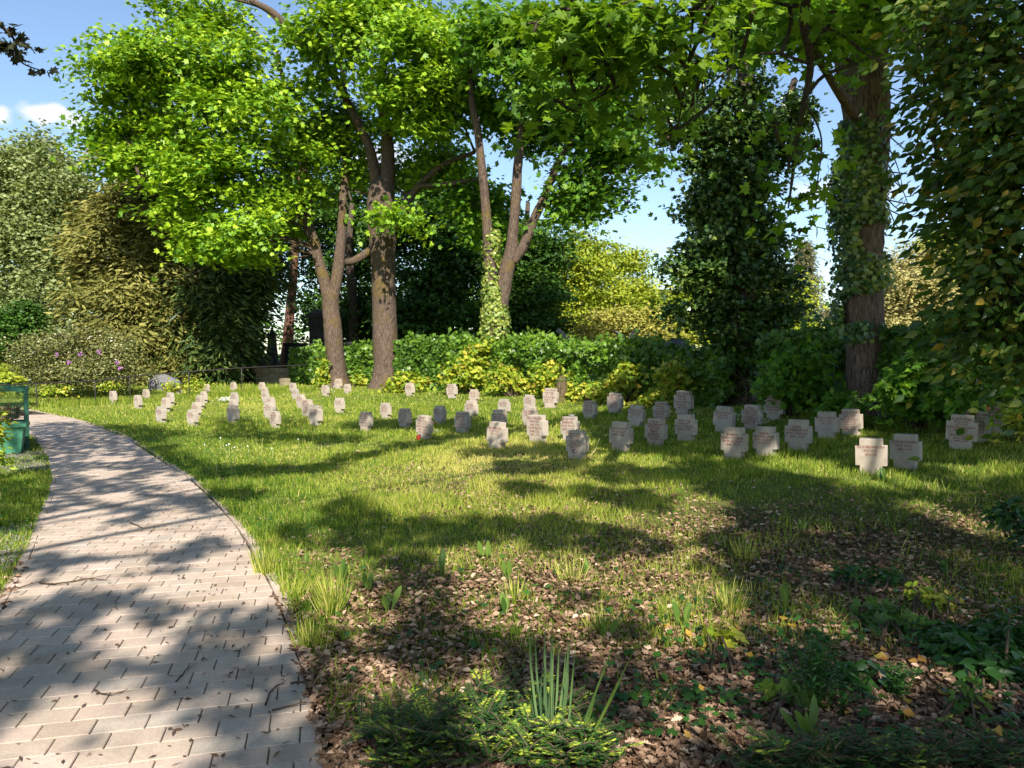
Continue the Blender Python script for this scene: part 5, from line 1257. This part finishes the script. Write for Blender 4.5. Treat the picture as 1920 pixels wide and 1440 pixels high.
# ------------------------------------------------------------------ green waste cage with its planter box at the left edge
GREEN = plain_mat('green_painted_steel', (.015, .10, .055), .45, .5, .3, 8)
GREENP = plain_mat('faded_green_plastic', (.06, .22, .13), .5, .4, .3, 3, .2, 20)
b0 = G(52, 842) ; k = b0[1] / F; topz = W(50, 727, b0[1])[2] - b0[2]
t = thing('waste_cage', 'dark green wire waste cage standing beside the path', 'waste container', b0, R(31))
a = TM(); wdt = 1.5; dpt = 1.2
for x_, y_ in ((-.0, 0), (-wdt, 0), (-.05, dpt), (-wdt, dpt)):
    aa = TM(); aa.box((x_ - .035, y_ - .035, -.05), (x_ + .035, y_ + .035, topz)); aa.build('corner_post', GREEN, t, False)
for y_ in (0, dpt):
    aa = TM(); aa.box((-wdt + .035, y_ - .03, topz - .07), (-.037, y_ + .03, topz)); aa.build('top_rail', GREEN, t, False)
aa = TM(); aa.box((-.03, .037, topz - .07), (.03, dpt - .037, topz)); aa.build('top_rail', GREEN, t, False)
aa = TM(); aa.add(curve([(-.62, 0, topz), (-.58, 0, topz + .09), (-.32, 0, topz + .09), (-.28, 0, topz)], 12), [.012] * 12, 6); aa.build('handle', GREEN, t)
aa = TM()
for x_ in np.arange(-wdt + .05, -.04, .035): aa.box((x_, -.004, .03), (x_ + .004, .0, topz - .07))
for z_ in np.arange(.05, topz - .08, .09): aa.box((-wdt + .04, -.009, z_), (-.037, -.005, z_ + .005))
for x_ in np.arange(.05, dpt - .04, .045): aa.box((-.004, x_, .03), (0, x_ + .004, topz - .07))
for x_ in np.arange(-wdt + .05, -.04, .045): aa.box((x_, dpt - .004, .03), (x_ + .004, dpt, topz - .07))
aa.build('wire_mesh', GREEN, t, False)
n = 500; pos = np.stack([rng.uniform(-wdt + .1, -.1, n), rng.uniform(.1, dpt - .1, n), topz * .42 + rng.uniform(0, .16, n) * np.ones(n)], -1)
pos[:, 2] += .12 * np.sin((pos[:, 0] + .9) * 2)
gw = tag(scatter('garden_waste', NARROW, pos, rng.normal(0, 1, (n, 3)) * [1, 1, .4], rng.normal(0, 1, (n, 3)) + [0, 0, .5], rng.uniform(.08, .34, n), rng.random(n) * .7, DEAD, t), kind='stuff')
aa = TM(); aa.box((-wdt + .06, .05, .02), (-.06, dpt - .06, topz * .42)); o = aa.build('cage_fill', plain_mat('compost', (.07, .05, .035), .95, .1, .5, 15, .6, 30), t, False)
b1 = G(34, 852); k = b1[1] / F; hT = W(0, 794, b1[1])[2] - b1[2]
t = thing('planter_box', 'faded green plastic planter tub in front of the waste cage', 'planter', b1, R(25))
def tub(x0, x1, y0, y1, z0, z1, tp): 
    return [(x0 + tp, y0 + tp, z0), (x1 - tp, y0 + tp, z0), (x1 - tp, y1 - tp, z0), (x0 + tp, y1 - tp, z0), (x0, y0, z1), (x1, y0, z1), (x1, y1, z1), (x0, y1, z1)]
bf_ = [(0, 3, 2, 1), (0, 1, 5, 4), (1, 2, 6, 5), (2, 3, 7, 6), (3, 0, 4, 7)]
aa = TM(); aa.raw(tub(-.72, .10, 0, .42, 0, hT - .06, .07), bf_); o = aa.build('tub', GREENP, t, False)
aa = TM()
for bx_ in (((-.77, -.05, hT - .07), (.15, .0, hT)), ((-.77, .42, hT - .07), (.15, .47, hT)), ((-.77, .002, hT - .07), (-.72, .418, hT)), ((.10, .002, hT - .07), (.15, .418, hT))): aa.box(*bx_)
aa.build('rim', GREENP, t, False)
aa = TM(); aa.box((-.69, .03, hT - .13), (.07, .39, hT - .09)); aa.build('soil', plain_mat('potting_soil', (.04, .03, .02), .95, .1, .4, 20, .6, 40), t, False)
# yellow-green garden plant leaning into the left edge
y = G(-40, 905)[1]
sapling('yellow-green leafy plant leaning in at the left frame edge', (-40, 905), [(-10, 800, 18, 30, y), (-12, 860, 22, 26, y), (-30, 740, 30, 30, y)], 44, HEDGEY, .11, 9, 'plant', 71, OVATE, 'leafy_plant', None, 5, .12)

# ------------------------------------------------------------------ foreground plants
FRESH = leaf_mat('fresh_leaf', [(.05, .11, .02), (.10, .18, .03), (.18, .27, .05)], .4, .45, .35, 1.3)
DEEP = leaf_mat('deep_green_leaf', [(.015, .05, .012), (.03, .09, .016), (.05, .14, .02)], .3, .35, .45, 1.3)
STRIP = (np.array([(-.5, 0, 0), (.5, 0, 0), (-.5, .33, .02), (.5, .33, .02), (-.4, .66, .09), (.4, .66, .09), (0, 1, .26)], float), [np.array([(0, 1, 3, 2), (2, 3, 5, 4)]), np.array([(4, 5, 6)])])
DOCK = (np.array([(0, 0, 0), (.06, .3, .0), (.17, .5, .05), (.19, .72, .04), (.1, .92, -.03), (0, 1, -.06), (-.1, .92, -.03), (-.19, .72, .04), (-.17, .5, .05), (-.06, .3, 0), (0, .6, -.03)], float), [np.array([(10, i, (i + 1) % 10) for i in range(10)])])
def herb(name, label, px, py, n, hpx, tmpl, mat, wide, lean, cat='plant', group=None, seed=0, basew=.02):
    b = G(px, py); k = b[1] / F; h_ = hpx * k
    rs = np.random.default_rng(seed + int(px))
    a_ = rs.uniform(0, 6.28, n)
    pos = np.stack([np.cos(a_) * rs.random(n) * basew, np.sin(a_) * rs.random(n) * basew, np.zeros(n) - .005], -1)
    d = np.stack([np.cos(a_) * np.abs(rs.normal(lean, lean * .4, n)), np.sin(a_) * np.abs(rs.normal(lean, lean * .4, n)), np.ones(n)], -1)
    nn = np.stack([np.cos(a_) * -.2, -np.abs(np.sin(a_)) - .6, np.full(n, .5)], -1)
    hh = h_ * rs.uniform(.6, 1.05, n) * np.sqrt(1 + lean ** 2)
    o = scatter(name, tmpl, pos, d, nn, np.stack([hh * wide if tmpl is not STRIP else np.full(n, wide), hh, hh], -1), rs.random(n), mat)
    o.location = tuple(b); return tag(o, label, cat, group)
DG = 'upright dock and plantain shoots in the leaf litter'
for a_, b_, h_, n_, lab in [
    (825, 1085, 60, 2, 'tall sunlit dock shoot at the left of the bright litter patch'), (913, 1050, 42, 3, 'dock shoot at the edge of the dark band above the litter'), (955, 1090, 45, 2, 'lit dock shoot in the middle of the bright litter patch'),
    (727, 1150, 62, 3, 'broad dock leaf near the left litter shadow'), (870, 1200, 36, 1, 'single small upright leaf in the dark litter'), (950, 1155, 50, 3, 'dock shoot at the lower edge of the bright litter patch'),
    (1275, 1180, 62, 4, 'double dock leaf right of the bright grass tuft'), (1105, 1080, 40, 2, 'dock shoot beside the faded bent grass'), (690, 1110, 40, 4, 'low jagged dandelion leaves by the path'), (1475, 1150, 60, 3, 'thin tall shoot in the right hand shade'),
    (640, 1095, 48, 4, 'ragged dandelion rosette in the path-side grass'), (575, 1060, 26, 2, 'pair of small shoots beside the path edge'), (1135, 1200, 45, 3, 'light green shoot in the last bright patch'), (1500, 1000, 36, 3, 'small rosette near the nearest cream cross'), (1655, 905, 38, 3, 'upright leaf pair at the nearest cream cross'), (1770, 1070, 30, 5, 'dark broad shoot in the far right litter')]:
    herb('dock_plant', lab, a_, b_, n_, h_, DOCK, FRESH, .62, .22, group=DG, seed=3)
for a_, b_, h_, n_, wd_, ln_, lab in [
    (1370, 1150, 62, 108, .004, .45, 'dense dark grass tuft right of the last lit patch'), (620, 1150, 85, 162, .004, .35, 'tall fine grass tuft near the path edge'), (495, 1075, 60, 108, .004, .25, 'thin upright grass at the path corner'),
    (1130, 1185, 50, 72, .004, .6, 'spreading bright grass tuft in the lit litter'), (965, 1120, 40, 54, .004, .5, 'short faded tuft in the bright litter'), (1070, 1090, 50, 54, .004, .5, 'short bent tuft right of the centre litter patch'), (580, 1215, 60, 90, .004, .3, 'dark tuft at the path kerb'), (1400, 1050, 45, 72, .004, .5, 'shaded tuft below the near pair of crosses')]:
    herb('grass_tuft', lab, a_, b_, n_, h_, STRIP, GRASS, wd_, ln_, group='loose grass tufts in the litter', seed=5, basew=.08)
herb('iris_clump', 'clump of long grey-green sword leaves at the bottom centre', 1030, 1400, 17, 270, STRIP, leaf_mat('sword_leaf', [(.06, .12, .05), (.10, .17, .07), (.14, .22, .08)], .2, .4, .4, 1.1), .010, .13, basew=.07)
herb('iris_clump', 'few arching sword leaves leaning right beside the main clump', 1060, 1440, 6, 230, STRIP, FRESH, .009, .75, basew=.05)
herb('iris_clump', 'two short sword leaves left of the main clump', 900, 1345, 3, 110, STRIP, FRESH, .009, .35, basew=.05)
herb('broadleaf_plant', 'broad-leaved plant with a pale stalk at the foot of the feathery weed', 1518, 1395, 6, 80, DOCK, FRESH, .5, .45)
# feathery dark weed clumps
def feathery(px, py, hpx, n, spread, label):
    b = G(px, py); k = b[1] / F; t = thing('feathery_weed', label, 'plant', b, 0, 'feathery upright weeds')
    rs = np.random.default_rng(int(px)); tm = TM(); pos = []; dd = []
    for i in range(n):
        a_ = rs.uniform(0, 6.28); r_ = abs(rs.normal(0, spread)); e = np.array([math.cos(a_) * r_, math.sin(a_) * r_, hpx * k * rs.uniform(.55, 1)])
        s0 = np.array([e[0] * .35, e[1] * .35, 0]); q = curve([s0, (s0 + e) / 2 + [0, 0, .03], e], 8); tm.add(q, np.linspace(.0022, .001, 8), 4)
        for u in rs.random(16) ** .7:
            p = q[int(u * 7)]; a2 = rs.uniform(0, 6.28); pos.append(p); dd.append((math.cos(a2), math.sin(a2), .5))
    tm.build('stems', FRESH, t); m_ = len(pos)
    scatter('leaves', NARROW, np.array(pos), np.array(dd), rng.normal(0, .4, (m_, 3)) + [0, -.3, .8], rng.uniform(.02, .045, m_), rng.random(m_), DEEP, t)
feathery(1530, 1330, 150, 60, .13, 'tall feathery dark green weed at the lower right')
feathery(1680, 1310, 70, 26, .06, 'smaller feathery weed right of the tall one')
# low leafy plants lower right
for i_, (lab, fx, fy, bl, n_, mt, tm_, sz) in enumerate([
    ('elder-like shrub with dark leaflets at the lower right edge', 1860, 1320, [(1800, 1250, 50, 50, 3.9), (1880, 1200, 60, 50, 4.1), (1850, 1310, 60, 40, 3.7), (1760, 1200, 40, 30, 4.2), (1920, 1280, 40, 70, 3.8), (1740, 1260, 20, 24, 4.)], 190, DEEP, OVATE, .075),
    ('small glossy shrub at the right frame edge above the elder', 1900, 1010, [(1895, 960, 28, 28, 6.0), (1925, 990, 20, 30, 6.)], 40, DEEP, OVATE, .08),
    ('yellow-green maple seedling with wide leaves right of the feathery weed', 1660, 1270, [(1660, 1200, 30, 26, 4.5), (1690, 1220, 24, 20, 4.4), (1630, 1230, 16, 14, 4.4)], 22, FRESH, MAPLE, .10),
    ('yellowish seedling with reddish tip beside the maple seedling', 1720, 1230, [(1720, 1170, 14, 26, 4.8), (1760, 1190, 24, 14, 4.7)], 22, HEDGEY, OVATE, .06),
    ('pair of wide dull yellow maple leaves at the lower centre right', 1340, 1285, [(1350, 1260, 22, 8, 4.1), (1320, 1255, 14, 5, 4.1)], 5, HEDGEY, MAPLE, .11),
    ('wide green maple leaves beside the broad-leaved plant', 1480, 1380, [(1478, 1355, 24, 14, 3.4)], 5, FRESH, MAPLE, .11),
    ('rounded-leaf seedling below the small feathery weed', 1620, 1350, [(1615, 1330, 26, 12, 3.6)], 7, DEEP, OVATE, .10),
    ('low herb patch right of the dense grass tuft', 1600, 1130, [(1600, 1105, 40, 9, 5.3), (1650, 1120, 30, 8, 5.2)], 40, DEEP, OVATE, .05),
    ('small shoots with narrow leaflets at the bottom right', 1800, 1390, [(1808, 1360, 10, 22, 3.4)], 8, FRESH, OVATE, .05)]):
    sapling(lab, (fx, fy), [(a_, b_, c_, d_, G(a_, fy)[1] if False else y_) for a_, b_, c_, d_, y_ in bl], n_, mt, sz, 7 if tm_ is OVATE else 3, 'plant', 80 + i_, tm_, 'seedling', None, 4, .09)
# ivy and small herbs creeping over the litter
n = 15000; X, Y = sample_field(n, 2.7, 7.5, .75); px, py = proj(np.stack([X, Y, g(X, Y)], -1))
cd = blob(px, py, [(1350, 1310, 160, 50, .9), (1650, 1260, 200, 90, .8), (1250, 1180, 150, 40, .3), (1150, 1380, 80, 40, .5), (1500, 1150, 200, 40, .35), (1850, 1400, 160, 60, .4), (800, 1180, 160, 50, .12)], .04) * (vnoise(X, Y, .3, 55) > .38)
keep = (rng.random(len(X)) < cd) & ~on_path(X, Y, .1); X, Y = X[keep], Y[keep]; n = len(X); ang = rng.uniform(0, 6.28, n)
tag(scatter('ground_ivy', STAR, np.stack([X, Y, g(X, Y) + rng.uniform(.03, .09, n)], -1), np.stack([np.cos(ang), np.sin(ang), rng.normal(0, .2, n)], -1), np.stack([rng.normal(0, .3, n), rng.normal(-.3, .3, n), np.ones(n)], -1), rng.uniform(.025, .055, n), rng.random(n), DEEP), kind='stuff')
# low yew bushes at the bottom
YEW = leaf_mat('yew_needles', [(.015, .05, .014), (.035, .09, .02), (.07, .15, .025), (.22, .32, .04), (.48, .52, .05)], .15, .4, .45, 1.1)
def yew(label, specs, n, seed, tip=.2):
    base = G(specs[0][0], specs[0][1] + 20); t = thing('yew_bush', label, 'bush', base, 0, 'low yew growth at the bottom edge')
    rs = np.random.default_rng(seed); tm = TM(); pos = []; dd = []; nn = []; rr = []
    for i in range(n):
        sp = specs[rs.integers(len(specs))]
        px_, py_ = sp[0] + rs.normal(0, sp[2] * .6), sp[1] + rs.normal(0, sp[3] * .6)
        q0 = G(px_, py_ + 18); z_ = abs(rs.normal(0, .055)); a_ = rs.uniform(0, 6.28); ln = rs.uniform(.05, .11)
        s0 = q0 + [0, 0, .03 + z_]; e = s0 + np.array([math.cos(a_), math.sin(a_), rs.uniform(.1, .7)]) * ln
        q = curve([s0, (s0 + e) / 2 + [0, 0, .012], e], 5); tm.add(q - base, np.linspace(.003, .0012, 5), 4)
        ax = norm((e - s0)[None])[0]; sd = norm(np.cross(ax, [0, 0, 1])[None])[0]; young = rs.random() < tip
        for u in np.linspace(.05, 1, 15):
            p = s0 + (e - s0) * u
            for sg in (-1, 1):
                pos.append(p - base); dd.append(sd * sg + ax * .5 + [0, 0, rs.normal(.1, .1)]); nn.append([0, -.2, 1]); rr.append(np.clip((.75 if young and u > .5 else .2) + rs.normal(0, .15), 0, 1))
    tm.build('twigs', STEM, t); m_ = len(pos)
    scatter('needles', NARROW, np.array(pos), np.array(dd), np.array(nn) + rng.normal(0, .2, (m_, 3)), np.stack([rng.uniform(.022, .03, m_), rng.uniform(.018, .026, m_), np.full(m_, .02)], -1), np.array(rr), YEW, t)
yew('low spreading yew below the sword leaves at the bottom centre', [(960, 1350, 90, 28), (820, 1380, 90, 34), (1000, 1415, 110, 22), (760, 1415, 50, 24), (1080, 1425, 50, 16)], 1150, 1, .45)
yew('dark yew growth along the bottom right edge', [(1560, 1440, 110, 8), (1700, 1438, 110, 10), (1850, 1432, 80, 12), (1450, 1445, 60, 7)], 420, 2, .15)
# white flower tufts on the lawn
WHITEP = plain_mat('white_petals', (.75, .75, .72), .6, .3, .1, 20)
def flowers(label, px, py, rx, n, h_, seed, spread_y=.12):
    b = G(px, py); k = b[1] / F; t = thing('white_flowers', label, 'flower', b, 0, 'white flower tufts on the lawn')
    rs = np.random.default_rng(seed); tm = TM(); pos = []
    for i in range(n):
        a = np.array([rs.normal(0, rx * k * .55), rs.normal(0, spread_y), 0]); e = a + [rs.normal(0, .03), 0, h_ * rs.uniform(.4, 1)]
        tm.add([a, (a + e) / 2, e], [.002, .002, .0015], 3)
        for _ in range(4): pos.append(e + rs.normal(0, .008, 3))
    tm.build('stems', FRESH, t); m_ = len(pos)
    scatter('petals', WIDE4, np.array(pos), rng.normal(0, 1, (m_, 3)), rng.normal(0, .4, (m_, 3)) + [0, -.4, 1], np.full(m_, max(.014, 1.3 * k)), rng.random(m_), WHITEP, t)
for i_, a_ in enumerate([
    ('dense white flower patch beside the column of crosses at the left', 422, 755, 12, 60, .22), ('white flowers between the near pair and the leaning cross', 1382, 800, 22, 26, .3), ('white flowers in front of the leaning two-name cross', 1425, 808, 18, 22, .3),
    ('white flowers right of the upright highest cross', 1450, 795, 14, 16, .15), ('white sprays before the front cross of the right cluster', 1795, 815, 22, 26, .42), ('white sprays at the left of the right cluster', 1772, 795, 12, 14, .3),
    ('white flowers before the left cross of the touching pair', 1548, 820, 22, 20, .25), ('white flowers in the weeds right of the oak foot', 1650, 790, 12, 12, .2), ('tiny white flowers behind the three-line shaded cross', 1300, 785, 10, 9, .2), ('white flowers at the candle cross', 818, 815, 10, 9, .1), ('white flowers before the bright cross by the forked maple', 617, 742, 8, 9, .4)]):
    flowers(*a_, seed=600 + i_)
# dandelion clocks left of the lawn centre
t = thing('dandelion_clocks', 'scattered dandelion stalks with seed heads at the left lawn edge', 'plant', G(470, 880))
bD = G(470, 880); tm = TM(); hd = TM()
for i_ in range(16):
    p = G(rng.uniform(380, 560), rng.uniform(840, 900)) - bD; h_ = rng.uniform(.15, .32)
    tm.add([p, p + [.01, 0, h_ / 2], p + [rng.normal(0, .03), 0, h_]], [.003, .003, .002], 4)
    if i_ % 2 == 0: lathe(hd, [(0, -.015), (.014, 0), (0, .015)], p + [0, 0, h_], 6)
tm.build('stalks', plain_mat('pale_stalk', (.35, .36, .16), .7), t); hd.build('seed_heads', WHITEP, t)
# dry arching stalk by the front cross, leaf lying on it, fallen sticks
tm = TM(); q = curve([G(1098, 862) , W(1115, 845, 11.5), W(1122, 828, 11.5), W(1124, 823, 11.5)], 10); tm.add(q, np.linspace(.005, .003, 10), 5)
tag(tm.build('dry_stalk', plain_mat('straw', (.5, .42, .25), .8)), 'pale arching dry stalk right of the front sunlit cross', 'stalk')
for i_, lab in ((-4 - 20, None),): pass
fi = [i for i, s_ in enumerate(STONES) if s_[0] == 1056][0]
p = stone_top(fi) + [0, -.03, .012]
o = scatter('dry_leaf', CURL, np.zeros((3, 3)) + [[-.03, 0, 0], [.02, 0, .005], [.05, .02, 0]], [[1, .2, 0], [.3, 1, 0], [1, -.5, .1]], [[0, 0, 1], [.1, 0, 1], [0, .2, 1]], [.07, .06, .05], [.9, .8, .95], DEAD); o.location = tuple(p)
tag(o, 'curled dry leaves lying on top of the front sunlit cross', 'leaf')
fi = [i for i, s_ in enumerate(STONES) if s_[0] == 1048][0]
p = stone_top(fi) + [.02, -.02, .02]; rock('pebble', p, (.06, .035, .026), GRANITE, 'small grey pebble on top of the shaded cross behind the front one', 'stone', 9, (12, 8))
TW = plain_mat('dead_twig', (.07, .045, .03), .9, .1, .4, 20)
for i_, (pts_, r_, lab) in enumerate([
    ([(545, 1290), (580, 1285), (620, 1288), (680, 1284)], .006, 'long thin stick crossing from the litter onto the path'), ([(75, 1098), (110, 1100), (160, 1090), (200, 1092)], .007, 'crumbly bark stick lying on the sunlit paving'),
    ([(498, 1330), (510, 1300), (532, 1288)], .005, 'forked twig at the path edge, lower right'), ([(175, 1302), (205, 1310), (240, 1300)], .004, 'curled twig on a sunlit paver'), ([(243, 983), (255, 988), (268, 993)], .006, 'pale twig high up on the path'),
    ([(330, 1285), (350, 1262), (356, 1250)], .004, 'thin twig between the shadow fingers'), ([(0, 1112), (40, 1106), (62, 1098)], .006, 'stick at the left kerb'), ([(1560, 1015), (1600, 1010), (1650, 1000), (1700, 985)], .008, 'dark stick in the right hand litter'),
    ([(510, 1340), (550, 1330), (590, 1325)], .005, 'short stick on the kerb near the bottom'), ([(880, 1345), (930, 1335), (960, 1310)], .006, 'brown stick lying on the yew')]):
    q = np.array([G(*p_) for p_ in pts_]); q[:, 2] += .02 + (.12 if i_ == 9 else 0); q = curve(q, 12); q[:, 2] += rng.normal(0, .002, 12)
    tm = TM(); tm.add(q, np.linspace(r_, r_ * .4, 12), 5, .1, i_)
    e = q[6] + (q[8] - q[5]) * 1.2 + np.array([.03, .02, .004]); tm.add([q[6], (q[6] + e) / 2, e], [r_ * .5, r_ * .4, r_ * .2], 4)
    tag(tm.build('fallen_twig', TW), lab, 'twig', 'fallen twigs')
print('verts', sum(len(o.data.vertices) for o in C.objects if o.type == 'MESH'))
